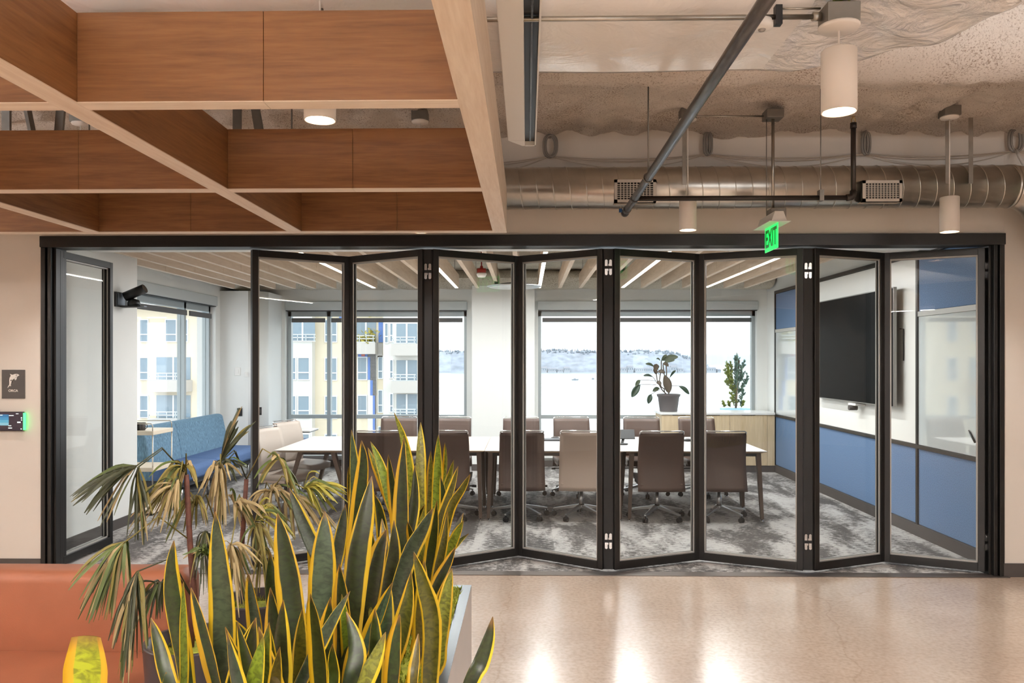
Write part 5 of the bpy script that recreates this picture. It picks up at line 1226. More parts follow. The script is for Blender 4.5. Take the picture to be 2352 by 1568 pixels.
# task chairs --------------------------------------------------------
seat_l = mat('taupe_leather', C(176, 164, 154), 0.42, bump=0.05, bscale=150)
shell_l = mat('brown_leather', C(82, 64, 56), 0.45, var=0.08, scale=6, bump=0.05, bscale=150)
pale_shell = mat('pale_taupe_leather', C(168, 150, 138), 0.45, bump=0.05, bscale=150)
def back_y(z):
    t = (z - 0.33) / 0.63
    return -0.275 + 0.075 * math.sin(min(1.0, t * 1.15) * PI * 0.62) - 0.145 * max(0, t - 0.38) ** 1.35
def make_chair(shell):
    o = empty('task_chair', (0, 0, 0), 'task chair', 'chair', 'task chairs around the meeting table')
    def sheet(off, thick, z0, z1, hw, bow):
        m_ = MB()
        def fn(i, j, side):
            s = i * 2 - 1; z = z0 + (z1 - z0) * j; wv = hw * (1 - 0.05 * j)
            return (s * wv, back_y(z) + off + bow * (s * s) - (0 if side else thick), z)
        m_.grid(lambda i, j: fn(i, j, 1), 10, 14); n0 = len(m_.v)
        m_.grid(lambda i, j: fn(i, j, 0), 10, 14)
        k = 11; J = 14
        edge = [j * k for j in range(J + 1)] + [J * k + i for i in range(1, k)] + [j * k + 10 for j in range(J - 1, -1, -1)] + [i for i in range(9, 0, -1)]
        m_.add([], [])
        for a_, b_ in zip(edge, edge[1:] + edge[:1]): m_.f.append((a_, b_, n0 + b_, n0 + a_)); m_.sm.append(False)
        return m_
    sheet(0.0, 0.022, 0.33, 0.945, 0.247, 0.03).build('back_shell', shell, o, world=False)
    sheet(0.026, 0.025, 0.47, 0.94, 0.236, 0.03).build('back_cushion', seat_l if shell is not shell_l else shell_l, o, world=False)  # brown chairs: cushion painted dark, backlit shade put into the colour
    zt_ = 0.955; yt = back_y(0.945) - 0.01
    hb = MB().tube([(-0.226, yt + 0.02, 0.93), (-0.226, yt + 0.01, zt_), (-0.21, yt, zt_ + 0.008), (0.21, yt, zt_ + 0.008), (0.226, yt + 0.01, zt_), (0.226, yt + 0.02, 0.93)], 0.0075, 8)
    hb.build('top_handle', chrome, o, world=False)
    def seat_fn(i, j):
        s, t = i * 2 - 1, j
        y = -0.23 + 0.47 * t
        z = 0.475 - 0.05 * max(0, t - 0.72) ** 2 / 0.08 * 0.35 - 0.012 * (1 - s * s)
        return (s * 0.245 * (1 - 0.08 * t), y, z)
    sm_ = MB(); sm_.grid(seat_fn, 8, 10); n0 = len(sm_.v)
    sm_.grid(lambda i, j: (seat_fn(i, j)[0] * 0.97, seat_fn(i, j)[1] * 0.98, seat_fn(i, j)[2] - 0.065), 8, 10)
    k = 9; edge = [j * k for j in range(11)] + [10 * k + i for i in range(1, 9)] + [j * k + 8 for j in range(9, -1, -1)] + [i for i in range(7, 0, -1)]
    for a_, b_ in zip(edge, edge[1:] + edge[:1]): sm_.f.append((a_, b_, n0 + b_, n0 + a_)); sm_.sm.append(True)
    sm_.build('seat_cushion', seat_l if shell is not shell_l else shell_l, o, world=False)
    rbox(-0.225, 0.225, -0.26, 0.14, 0.375, 0.412).build('seat_shell', shell, o, 0.01, world=False)
    rbox(-0.08, 0.08, -0.12, 0.1, 0.315, 0.376).build('tilt_mechanism', plastic_black, o, 0.01, world=False)
    MB().cyl((0.06, 0.02, 0.345), (0.27, 0.02, 0.335), 0.007, 8).cyl((0.24, 0.02, 0.336), (0.29, 0.02, 0.334), 0.013, 8).build('tilt_lever', plastic_black, o, world=False)
    MB().lathe([(0.027, 0.13), (0.027, 0.24), (0.02, 0.245), (0.02, 0.32)], (0, 0, 0), 18).build('gas_column', brushed, o, world=False)
    MB().lathe([(0.038, 0.10), (0.042, 0.125), (0.03, 0.15)], (0, 0, 0), 18).build('hub', chrome, o, world=False)
    for k in range(5):
        a = 2 * PI * k / 5 + 0.35
        d = Vector((math.cos(a), math.sin(a), 0))
        MB().bar(d * 0.03 + Vector((0, 0, 0.125)), d * 0.315 + Vector((0, 0, 0.078)), 0.046, 0.036, a2=0.026, b2=0.018).build('base_arm', brushed, o, 0.004, world=False)
        c = d * 0.305; t_ = Vector((-d.y, d.x, 0))
        cs = MB().cyl(tuple(c + Vector((0, 0, 0.05))), tuple(c + Vector((0, 0, 0.08))), 0.007, 8)
        cs.box(c.x - 0.018, c.x + 0.018, c.y - 0.018, c.y + 0.018, 0.034, 0.058)
        ct = cs.build('caster', plastic_black, o, world=False)
        for s in (-1, 1): MB().cyl(tuple(c + t_ * (s * 0.006) + Vector((0, 0, 0.026))), tuple(c + t_ * (s * 0.022) + Vector((0, 0, 0.026))), 0.026, 14).build('wheel', rubber_black, ct, world=False)
    return o
ch_b = make_chair(shell_l); ch_p = make_chair(pale_shell)
used = {'b': False, 'p': False}
def put_chair(kind, x, y, rz, label):
    src = ch_b if kind == 'b' else ch_p
    if not used[kind]: o = src; used[kind] = True; o.location = (x, y, 0); o.rotation_euler = (0, 0, rz)
    else: o = copy_tree(src, None, (x, y, 0), rz)
    o['label'] = label
    return o
YR = 8.50
for u, rz, lab in ((866, 0.03, 'brown task chair hidden behind the snake plant tips, back to the doors'), (1026, -0.04, 'brown task chair beside the snake plants, back to the doors'), (1196, 0.05, 'brown task chair crossed by the second folding pair, back to the doors'),
                   (1340, -0.03, 'task chair behind the second folding pair, back to the doors, painted pale like a reflection'), (1520, 0.02, 'brown task chair centred in the third pair of doors, back to the doors'), (1668, -0.06, 'brown task chair nearest the screen, back to the doors')):
    put_chair('p' if 1300 < u < 1400 else 'b', px(u, 1050, Y=YR - 0.3).x, YR + 0.02 * math.sin(u), rz, lab)  # one front chair painted pale to imitate a reflection on the glass
YQ = 9.98
for u, rz, lab in ((921, 0.05, 'far side task chair behind the first folding pair'), (1040, -0.05, 'far side task chair in front of the white column'), (1198, 0.02, 'far side task chair at the start of the bay window'),
                   (1315, 0.08, 'far side task chair with a dark back facing the doors'), (1470, -0.03, 'far side task chair below the potted plant'), (1598, 0.03, 'far side task chair in front of the oak cabinet')):
    put_chair('b', px(u, 980, Y=YQ + 0.32).x, YQ, PI + rz, lab)
put_chair('p', -2.66, 8.6, -PI / 2 - 0.3, 'taupe task chair at the table end, nearer the doors')
put_chair('p', -2.72, 9.5, -PI / 2 - 0.35, 'taupe task chair at the table end, nearer the windows')

# things on the table ------------------------------------------------
p = px(1424, 1012, Z=TZ); y_ = 9.0
o = empty('desk_console', (px(1432, 1010, Y=y_).x, y_, TZ), 'black tilted touch console on the table before the middle chairs', 'console')
c = o.location
MB().lathe([(0.075, TZ), (0.075, TZ + 0.012), (0.02, TZ + 0.016)], (c.x - 0.03, y_ - 0.05, 0), 24).build('foot', plastic_black, o)
MB().bar((c.x - 0.02, y_ - 0.03, TZ + 0.01), (c.x + 0.01, y_ + 0.02, TZ + 0.09), 0.03, 0.012).build('arm', plastic_black, o)
MB().bar((c.x + 0.0, y_ - 0.02, TZ + 0.06), (c.x + 0.0, y_ + 0.05, TZ + 0.16), 0.26, 0.014).build('screen', plastic_black, o, 0.003)
for (u, v, w_, lab) in ((1275, 1008, 0.1, 'small black puck on the table beside the laptop'), (1580, 1013, 0.09, 'flat black speaker puck on the table near the screen')):
    q = px(u, v, Z=TZ)
    o = empty('table_puck', tuple(q), lab, 'speaker puck')
    MB().lathe([(w_ * 0.5, 0), (w_ * 0.5, 0.02), (w_ * 0.4, 0.026), (0.0, 0.028)], tuple(q), 24).build('body', plastic_black, o)
    MB().lathe([(w_ * 0.3, 0.0265), (w_ * 0.28, 0.03), (0, 0.031)], tuple(q), 20).build('cap', dark_base, o)
q = px(1262, 1013, Z=TZ)
o = empty('laptop', tuple(q), 'thin dark laptop lying on the middle table', 'laptop')
rbox(q.x - 0.15, q.x + 0.15, q.y, q.y + 0.22, TZ, TZ + 0.012).build('base', mat('laptop_grey', C(70, 72, 76), 0.4, 0.6), o, 0.004); rbox(q.x - 0.15, q.x + 0.15, q.y + 0.005, q.y + 0.22, TZ + 0.013, TZ + 0.019).build('lid', mat('laptop_grey', C(70, 72, 76), 0.4, 0.6), o, 0.002)

# blue banquette and bench -------------------------------------------
def weave(name, c):
    m, n, l, b = new_mat(name)
    t = n.new('ShaderNodeTexCoord'); mp = n.new('ShaderNodeMapping'); mp.inputs['Scale'].default_value = (60, 60, 9)
    z = n.new('ShaderNodeTexNoise'); z.inputs['Scale'].default_value = 2; z.inputs['Detail'].default_value = 3
    r = n.new('ShaderNodeValToRGB'); r.color_ramp.elements[0].position = 0.4; r.color_ramp.elements[1].position = 0.66
    r.color_ramp.elements[0].color = tuple(x * 0.8 for x in c[:3]) + (1,); r.color_ramp.elements[1].color = tuple(min(1, x * 1.45) for x in c[:3]) + (1,)
    l.new(t.outputs['Object'], mp.inputs['Vector']); l.new(mp.outputs['Vector'], z.inputs['Vector']); l.new(z.outputs['Fac'], r.inputs['Fac']); l.new(r.outputs['Color'], b.inputs['Base Color'])
    b.inputs['Roughness'].default_value = 0.9
    return m
sofa_back = weave('teal_blue_weave', C(100, 132, 154)); sofa_seat = mat('blue_seat_cloth', C(82, 110, 154), 0.85, var=0.1, scale=40)
bq = empty('blue_sofa', (-4.3, 10.1, 0), 'two-part blue upholstered sofa under the side window', 'sofa')
for a, b_ in ((9.03, 9.88), (9.885, 11.42)):
    m_ = MB().prism([(-4.60, 0.30), (-4.36, 0.30), (-4.40, 0.62), (-4.46, 0.90), (-4.50, 0.925), (-4.57, 0.925), (-4.60, 0.90)], 'Y', a, b_)
    m_.build('backrest', sofa_back, bq, 0.022, 3, smooth_all=True)
    MB().prism([(-4.40, 0.30), (-3.96, 0.28), (-3.90, 0.32), (-3.90, 0.42), (-3.96, 0.46), (-4.40, 0.465)], 'Y', a, b_).build('seat', sofa_seat, bq, 0.02, 3, smooth_all=True)
rbox(-4.58, -4.0, 9.08, 11.38, 0.22, 0.30).build('base_frame', mat('sofa_dark_base', C(60, 62, 68), 0.6), bq)
for y in (9.12, 9.88, 11.3):
    for x in (-4.5, -4.05): MB().cyl((x, y, 0), (x, y, 0.22), 0.016, 10).build('leg', chrome, bq)
bn = empty('window_bench', (-2.8, 12.15, 0), 'low blue bench below the window facing the apartment block', 'bench')
rbox(-3.8, -1.55, 11.85, 12.42, 0.34, 0.47).build('seat', sofa_seat, bn, 0.02, 3, smooth_all=True)
rbox(-3.75, -1.6, 11.9, 12.38, 0.27, 0.34).build('frame', mat('sofa_dark_base', C(60, 62, 68), 0.6), bn)
for x in (-3.65, -1.7):
    for y in (11.95, 12.3): MB().cyl((x, y, 0), (x, y, 0.27), 0.016, 10).build('leg', chrome, bn)
p = px(688, 986, Y=10.9)
bt = empty('side_table', (p.x, p.y, 0), 'small square side table on one dark pole by the window', 'side table')
rbox(p.x - 0.26, p.x + 0.20, p.y - 0.2, p.y + 0.26, p.z - 0.018, p.z).build('table_top', laminate, bt, 0.003)
rbox(p.x - 0.255, p.x + 0.195, p.y - 0.195, p.y + 0.255, p.z - 0.028, p.z - 0.018).build('edge', plastic_black, bt)
MB().cyl((p.x + 0.0, p.y, 0.015), (p.x + 0.0, p.y, p.z - 0.02), 0.02, 14).build('pole', dark_base, bt)
MB().lathe([(0.2, 0.0), (0.2, 0.008), (0.03, 0.016)], (p.x, p.y, 0), 28).build('foot_plate', dark_base, bt)

# bar cart -----------------------------------------------------------
cx1 = px(357, 990, Y=8.55).x; cx0 = cx1 - 0.46; cy0, cy1 = 8.5, 8.98
ct = empty('serving_cart', ((cx0 + cx1) / 2, 8.75, 0), 'slim three-tier serving cart with pale trays behind the wall pier', 'cart')
gold = mat('pale_brass_tube', C(196, 186, 170), 0.3, 0.9)
tray = mat('pale_wood_tray', C(226, 212, 190), 0.5)
zs = [px(350, 990, Y=8.5).z, px(350, 1074, Y=8.5).z, px(350, 1170, Y=8.5).z]
for z in zs: rbox(cx0, cx1, cy0, cy1, z - 0.045, z).build('tray', tray, ct, 0.004)
for x in (cx0 + 0.01, cx1 - 0.012):
    for y in (cy0 + 0.01, cy1 - 0.01): MB().cyl((x, y, 0.07), (x, y, zs[0] + 0.0), 0.007, 10).build('upright', gold, ct)
for y in (cy0 + 0.01, cy1 - 0.01):
    MB().tube([(cx1 - 0.012, y, zs[0]), (cx1 - 0.012, y, zs[0] + 0.06), (cx1 - 0.03, y, zs[0] + 0.08), (cx0 + 0.03, y, zs[0] + 0.08), (cx0 + 0.01, y, zs[0] + 0.06), (cx0 + 0.01, y, zs[0])], 0.005, 8).build('guard_rail', gold, ct)
for x in (cx0 + 0.03, cx1 - 0.03):
    for y in (cy0 + 0.03, cy1 - 0.03): MB().cyl((x - 0.012, y, 0.032), (x + 0.012, y, 0.032), 0.032, 16).box(x - 0.006, x + 0.006, y - 0.01, y + 0.01, 0.05, 0.075).build('caster', rubber_black, ct)
zt0 = zs[0]
for i, (u, lab, m_) in enumerate(((317, 'dark mug on the serving cart nearest the wall pier', plastic_black), (327, 'charcoal mug with a side handle on the serving cart', dark_base))):
    q = px(u, 980, Y=8.62)
    o = empty('mug', (q.x, q.y, zt0), lab, 'mug', 'mugs on the serving cart')
    MB().lathe([(0.028, 0.0), (0.034, 0.012), (0.036, 0.085), (0.033, 0.085), (0.031, 0.012), (0.0, 0.01)], (q.x, q.y, zt0), 20).build('cup', m_, o)
    MB().tube([(q.x + 0.034 + 0.022 * math.sin(a * PI / 6), q.y, zt0 + 0.045 + 0.026 * math.cos(a * PI / 6)) for a in range(7)], 0.004, 6).build('handle', m_, o)

# conference camera on the pier ---------------------------------------
cp = px(262, 690, X=-4.14)
cm = empty('wall_camera', tuple(cp), 'black cylindrical camera on a bracket on the white wall pier', 'camera')
rbox(-4.14, -4.115, cp.y - 0.0, cp.y + 0.22, cp.z - 0.06, cp.z + 0.09).build('wall_plate', plastic_black, cm, 0.004)
rbox(-4.116, -4.112, cp.y + 0.02, cp.y + 0.16, cp.z - 0.04, cp.z + 0.08).build('port_plate', mat('bracket_grey', C(120, 126, 134), 0.4, 0.5), cm)
rbox(-4.115, -3.93, cp.y + 0.06, cp.y + 0.18, cp.z - 0.062, cp.z - 0.045).build('shelf', plastic_black, cm, 0.003)
MB().lathe([(0.06, 0), (0.06, 0.03), (0.05, 0.06), (0.0, 0.075)], (-4.0, cp.y + 0.12, cp.z - 0.045), 24).build('dome', plastic_black, cm)
MB().cyl((-4.08, cp.y + 0.10, cp.z + 0.045), (-3.89, cp.y + 0.12, cp.z + 0.13), 0.048, 24).build('barrel', plastic_black, cm)
MB().cyl((-3.892, cp.y + 0.12, cp.z + 0.129), (-3.886, cp.y + 0.12, cp.z + 0.132), 0.044, 24).build('lens_ring', mat('dark_lens', C(40, 28, 26), 0.15), cm)
rbox(-3.93, -3.88, cp.y + 0.09, cp.y + 0.15, cp.z - 0.056, cp.z - 0.046).build('foot_tab', mat('bracket_grey', C(120, 126, 134), 0.4, 0.5), cm)

# switches and outlets on the rounded cover ---------------------------
for (u, v, w_, h_, m_, lab) in ((546, 853, 0.08, 0.12, plastic_white, 'white switch plate on the rounded column cover'), (551, 946, 0.075, 0.12, plastic_black, 'black power outlet on the rounded column cover'), (566, 860, 0.05, 0.07, plastic_white, 'small white sensor beside the switch plate on the column cover')):
    q = px(u, v, Y=11.72)
    o = empty('wall_plate', tuple(q), lab, 'wall plate')
    rbox(q.x - w_ / 2, q.x + w_ / 2, 11.708, 11.72, q.z - h_ / 2, q.z + h_ / 2).build('plate', m_, o, 0.003)
    rbox(q.x - w_ / 5, q.x + w_ / 5, 11.703, 11.709, q.z - h_ / 4, q.z + h_ / 4).build('insert', dark_base if m_ is plastic_black else plastic_white, o, 0.001)
q = px(601, 944, Y=11.78)
o = empty('wall_plate', (-4.02, 11.83, q.z), 'black outlet on the curved end of the column cover', 'wall plate')
MB().bar((-4.052, 11.79, q.z), (-4.022, 11.815, q.z), 0.004, 0.12).build('plate', plastic_black, o); MB().bar((-4.045, 11.793, q.z), (-4.03, 11.806, q.z), 0.008, 0.06).build('insert', dark_base, o)

# screen -------------------------------------------------------------
TX = 3.71
y_far, y_near = px(1872, 800, X=TX).y, px(2055, 800, X=TX).y
zt_, zb2 = 2.444, 1.228
tv = empty('wall_screen', (TX, (y_far + y_near) / 2, zb2), 'huge black wall-mounted screen on the white marker board', 'television')
rbox(TX - 0.012, TX + 0.022, y_near, y_far, zb2, zt_).build('bezel', mat('silver_bezel', C(150, 148, 145), 0.3, 0.8), tv, 0.003)
rbox(TX - 0.0145, TX - 0.0118, y_near + 0.012, y_far - 0.012, zb2 + 0.012, zt_ - 0.012).build('screen_glass', mat('black_screen_glass', C(4, 4, 5), 0.4, spec=0.03), tv)
for y in (y_near + 0.6, y_far - 0.6): rbox(TX + 0.022, XR, y - 0.04, y + 0.04, 1.55, 2.15).build('wall_bracket', plastic_black, tv)
MB().tube([(TX + 0.04, y_near - 0.02, 2.02), (XR - 0.012, y_near - 0.02, 2.02), (XR - 0.012, y_near - 0.02, 1.7)], 0.006, 6).build('cable', plastic_black, tv)
q = px(1962, 936, X=TX)
o = empty('video_camera', tuple(q), 'small video camera bar just under the black screen', 'camera')
rbox(TX - 0.03, XR - 0.003, q.y - 0.1, q.y + 0.1, zb2 - 0.035, zb2 - 0.01).build('mount', plastic_white, o, 0.004); MB().cyl((TX - 0.06, q.y, zb2 - 0.06), (TX + 0.03, q.y, zb2 - 0.06), 0.03, 18).build('lens_body', dark_base, o)
q = px(2238, 1007, X=XR)
o = empty('marker_pen', tuple(q), 'black marker clipped to the near glass board', 'marker')
MB().cyl((XR - 0.012, q.y - 0.03, q.z - 0.03), (XR - 0.012, q.y + 0.05, q.z + 0.05), 0.008, 10).build('barrel', plastic_black, o); MB().cyl((XR - 0.012, q.y + 0.05, q.z + 0.05), (XR - 0.012, q.y + 0.065, q.z + 0.065), 0.005, 8).build('tip', dark_base, o)

# oak cabinet and potted plant ----------------------------------------
oak_c = wood('pale_oak_cabinet', C(184, 160, 126), C(208, 188, 156), 'Z', 0.5)
CZ = 0.91
ca = px(1517, 952, Y=12.0).x; cb_ = XR - 0.024
cab = empty('oak_cabinet', ((ca + cb_) / 2, 12.3, 0), 'low pale oak cabinet with a white top under the bay window', 'cabinet')
rbox(ca + 0.02, cb_, 12.03, BACK - 0.016, 0.1, CZ - 0.035).build('carcass', oak_c, cab)
dx = [ca + 0.02, px(1600, 0, Y=12.0).x, px(1677, 0, Y=12.0).x, px(1763, 0, Y=12.0).x]
for a, b_ in zip(dx, dx[1:]): rbox(a + 0.002, b_ - 0.002, 12.01, 12.03, 0.102, CZ - 0.04).build('cabinet_door', oak_c, cab, 0.001, 1)
rbox(dx[-1] + 0.002, cb_, 12.012, 12.03, 0.102, CZ - 0.04).build('filler_panel', oak_c, cab)
for a, b_ in zip(dx, dx[1:]): rbox((a + b_) / 2 - 0.1, (a + b_) / 2 + 0.1, 12.004, 12.012, CZ - 0.045, CZ - 0.036).build('finger_pull', plastic_black, cab)
rbox(ca + 0.03, cb_, 12.02, 12.06, 0.0, 0.1).build('toe_kick', dark_base, cab)
rbox(ca, cb_, 11.99, BACK - 0.016, CZ - 0.035, CZ).build('worktop', mat('white_quartz', C(228, 228, 226), 0.25), cab, 0.003)

def hp(zx, zy, Y=12.25): return px(1220 + zx / 4.523, 780 + zy / 4.523, Y=Y)
pr = hp(1427, 757); pc = Vector((pr.x, 12.25, CZ))
pp = empty('potted_plant', tuple(pc), 'broad-leaved plant in a grey plastic pot on the oak cabinet', 'potted plant')
k_ = 12.25 / 1800 / 4.523
rt, rbm = 121 * k_, 88 * k_; hh = 180 * k_
MB().lathe([(rbm, 0), (rbm * 1.02, 0.005), (rt * 0.9, hh * 0.84), (rt * 0.97, hh * 0.86), (rt, hh * 0.98), (rt, hh), (rt - 0.008, hh), (rt * 0.88, hh * 0.85)], tuple(pc), 32).build('pot', mat('grey_plastic_pot', C(100, 95, 96), 0.45, var=0.1, scale=12), pp)
MB().lathe([(0.0, hh * 0.93), (rt * 0.9, hh * 0.9)], tuple(pc), 20).build('soil', mat('soil', C(92, 84, 60), 0.95, var=0.3, scale=40), pp)
pst = mat('plant_stem', C(96, 84, 70), 0.6); leaf_g = mat('dull_green_leaf', C(70, 82, 58), 0.4, var=0.25, scale=30); leaf_b = mat('brown_green_leaf', C(88, 76, 62), 0.45, var=0.2, scale=30); leaf_d = mat('deep_green_leaf', C(42, 64, 46), 0.35, var=0.25, scale=30)
for pts in ([(1400, 570), (1385, 540), (1380, 510), (1350, 490), (1330, 440), (1340, 380), (1350, 300), (1350, 220)], [(1425, 570), (1430, 530), (1400, 440), (1375, 340), (1372, 260)], [(1410, 570), (1360, 520), (1310, 430), (1300, 360)], [(1400, 440), (1405, 340), (1400, 270)]):
    MB().tube([tuple(hp(a, b_) + Vector((0, 0.02 * math.sin(a), 0))) for a, b_ in pts], 0.009, 7).build('stem', pst, pp)
for base, tip, w_, petiole, m_ in (((1355, 215), (1527, 178), 56, None, leaf_g), ((1372, 245), (1492, 212), 36, None, leaf_g), ((1365, 250), (1428, 276), 40, None, leaf_b), ((1278, 280), (1188, 250), 28, (1340, 330), leaf_g), ((1290, 330), (1306, 252), 58, (1330, 360), leaf_b),
        ((1275, 300), (1300, 360), 44, None, leaf_b), ((1312, 335), (1392, 345), 42, None, leaf_b), ((1440, 392), (1502, 318), 24, (1425, 470), leaf_d), ((1262, 384), (1165, 374), 26, (1300, 440), leaf_d), ((1134, 420), (1085, 485), 40, (1300, 428), leaf_g), ((1132, 466), (1045, 596), 66, (1300, 470), leaf_d),
        ((1385, 365), (1432, 555), 92, None, leaf_b), ((1335, 505), (1263, 538), 40, None, leaf_g), ((1248, 566), (1216, 664), 52, (1345, 515), leaf_d), ((1535, 480), (1642, 566), 48, (1430, 482), leaf_d), ((1342, 218), (1300, 198), 18, None, leaf_g), ((1350, 225), (1410, 155), 30, None, leaf_g), ((1300, 445), (1350, 470), 44, None, leaf_b)):
    yy = 12.25 + rnd.uniform(-0.07, 0.07)
    B_, T_ = hp(*base, Y=yy), hp(*tip, Y=yy - 0.03)
    if petiole: MB().tube([tuple(hp(*petiole)), tuple((hp(*petiole) + B_) / 2 + Vector((0, 0, 0.008))), tuple(B_)], 0.004, 6).build('petiole', pst, pp)
    mid = (B_ + T_) / 2 + Vector((0, -0.01, 0.018))
    wl_ = w_ * k_ * 1.05
    ribbon('leaf', [T_, mid, B_], lambda q, wl_=wl_: max(0.001, wl_ * math.sin(max(0.02, min(0.98, q ** 0.85)) * PI) ** 0.75), m_, pp, (0.1, -1, 0.25), across=4, cup=0.15, thick=0.001, n=10, twist=rnd.uniform(-.3, .3))
# ================================================================== outside
SEA = -14.0
water = mat('pale_sea', C(150, 162, 172), 0.22, var=0.05, scale=0.02, bump=0.15, bscale=0.6, spec=0.6)
o = rbox(-5000, 5000, 62, 9000, SEA - 1, SEA).build('sea', water); o['kind'] = 'structure'; o['label'] = 'pale calm bay under an overcast sky'
o = rbox(-90, 60, 13.2, 62, SEA - 1, SEA + 0.05).build('ground', mat('street_grey', C(120, 118, 114), 0.8)); o['kind'] = 'structure'; o['label'] = 'street level far below the windows'
hillm = mat('haze_tinted_wooded_hill', C(150, 157, 168), 0.95, var=0.28, scale=0.10)  # distance haze painted into the base colour
YH = 1046.0
def hill_top(x):
    xr = px(1662, 850, Y=YH).x
    e = max(0.0, min(1.0, (xr - x) / 65.0))
    return (e ** 0.55) * (28.5 + 3.0 * noise.noise(Vector((x * 0.012, 0, 3))) + 1.6 * noise.noise(Vector((x * 0.06, 0, 8))))
def hill_fn(i, j):
    x = -620 + (px(1666, 850, Y=YH).x + 620) * i
    h = hill_top(x); t = j
    prof = min(1, t * 1.5) ** 0.8
    return (x, YH + 90 * t, SEA - 0.5 + (h + 0.5) * prof + (1.3 * noise.noise(Vector((x * 0.14, t * 9, 2))) if t > 0.02 else 0) * min(1, h / 8))
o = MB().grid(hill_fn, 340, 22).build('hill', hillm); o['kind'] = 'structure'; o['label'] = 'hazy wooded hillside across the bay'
o = MB().grid(lambda i, j: (200 + 2200 * i, 3000 + 100 * j, SEA + (38 + 5 * noise.noise(Vector((i * 6, 0, 4)))) * min(1, j * 1.4) * min(1, (1 - i) * 4 + 0.35)), 60, 6).build('hill', mat('haze_tinted_land', C(172, 184, 198), 0.95)); o['kind'] = 'structure'; o['label'] = 'faint far headland on the horizon'  # far land paled: haze is in the colour, no air effect
o = MB().grid(lambda i, j: (-1500 + 1500 * i, 2400 + 100 * j, SEA + (70 * math.exp(-((i - 0.5) / 0.22) ** 2) + 30) * min(1, j * 1.4)), 60, 6).build('hill', MATS['haze_tinted_land']); o['kind'] = 'structure'; o['label'] = 'distant blue ridge beyond the apartment block'
# tree line
tm = MB()
r2 = random.Random(3)
for _ in range(620):
    x = r2.uniform(-330, px(1650, 850, Y=YH).x); t = r2.uniform(0.56, 0.85)
    h = hill_top(x); z = SEA - 0.5 + (h + 0.5) * min(1, t * 1.5) ** 0.8
    if h < 6: continue
    s = r2.uniform(0.8, 2.4); k = r2.random() < 0.35
    y = YH + 90 * t
    if k: tm.lathe([(s * 0.55, 0), (s * 0.35, s * 1.4), (0.0, s * 2.6)], (x, y, z - 0.4), 6)
    else: tm.lathe([(s * 0.5, 0), (s, s * 0.7), (s * 0.7, s * 1.4), (0.0, s * 1.7)], (x, y, z - 0.4), 7)
o = tm.build('treeline', mat('haze_tinted_trees', C(136, 145, 154), 0.95, var=0.2, scale=0.3)); o['kind'] = 'stuff'; o['category'] = 'trees'; o['label'] = 'hazy trees covering the far hillside'  # tree colour greyed to carry the haze
# waterfront houses
hw = mat('waterfront_white', C(172, 176, 182), 0.8); hr = mat('waterfront_roof', C(140, 142, 150), 0.8); hd_ = mat('waterfront_window', C(110, 118, 130), 0.4)
houses = [(1240, 1256, 842, 854, 'square white house by the water beside the bay window edge'), (1258, 1278, 845, 854, 'long low white shed on the far shore'), (1280, 1294, 847, 854, 'small grey-roofed house on the far shore'), (1295, 1309, 842, 854, 'gabled white house on the far shore'),
          (1422, 1440, 843, 853, 'white hall on the far shore beside the dark stile'), (1441, 1455, 839, 853, 'taller white block on the far shore'), (1459, 1498, 844, 853, 'long white waterfront hall with a row of windows'), (1541, 1556, 839, 853, 'stepped white house on the far shore behind the plant'), (1557, 1570, 845, 853, 'low white house on the far shore behind the plant leaf'),
          (1623, 1645, 843, 853, 'white house below the hill end'), (1648, 1656, 847, 853, 'smallest house at the tip of the headland')]
for u0, u1, v0, v1, lab in houses:
    Yh = YH - 3
    a, b_ = px(u0, v1 + 2, Y=Yh), px(u1, v0, Y=Yh)
    o = empty('waterfront_house', (a.x, Yh, SEA), lab, 'house', 'houses along the far shore')
    zz = b_.z - (b_.z - SEA) * 0.22
    rbox(a.x, b_.x, Yh, Yh + 9, SEA - 0.2, zz).build('wall', hw, o)
    MB().prism([(Yh - 0.5, zz), (Yh + 9.5, zz), (Yh + 4.5, b_.z)], 'X', a.x - 0.1, b_.x + 0.1).build('roof', hr, o)
    n_ = max(2, int((b_.x - a.x) / 2.6))
    for i in range(n_):
        xx = a.x + (b_.x - a.x) * (i + 0.5) / n_
        rbox(xx - 0.5, xx + 0.5, Yh - 0.15, Yh, SEA + (zz - SEA) * 0.5, SEA + (zz - SEA) * 0.8).build('window', hd_, o)
for (u, v, lab) in ((1321, 873, 'small motor boat on the pale bay'), (1362, 871, 'tiny boat on the bay beside the window mullion')):
    q = px(u, v, Z=SEA)
    o = empty('boat', tuple(q), lab, 'boat')
    L = 3.0 if v == 873 else 1.2
    MB().prism([(-L, 0.9), (L, 1.0), (L * 0.75, 0), (-L * 0.85, 0)], 'Y', -0.9, 0.9).build('hull', mat('boat_grey', C(130, 138, 146), 0.5), o, world=False); rbox(-L * 0.4, L * 0.2, -0.6, 0.6, 0.95, 1.7).build('cabin', hw, o, 0.05, world=False)

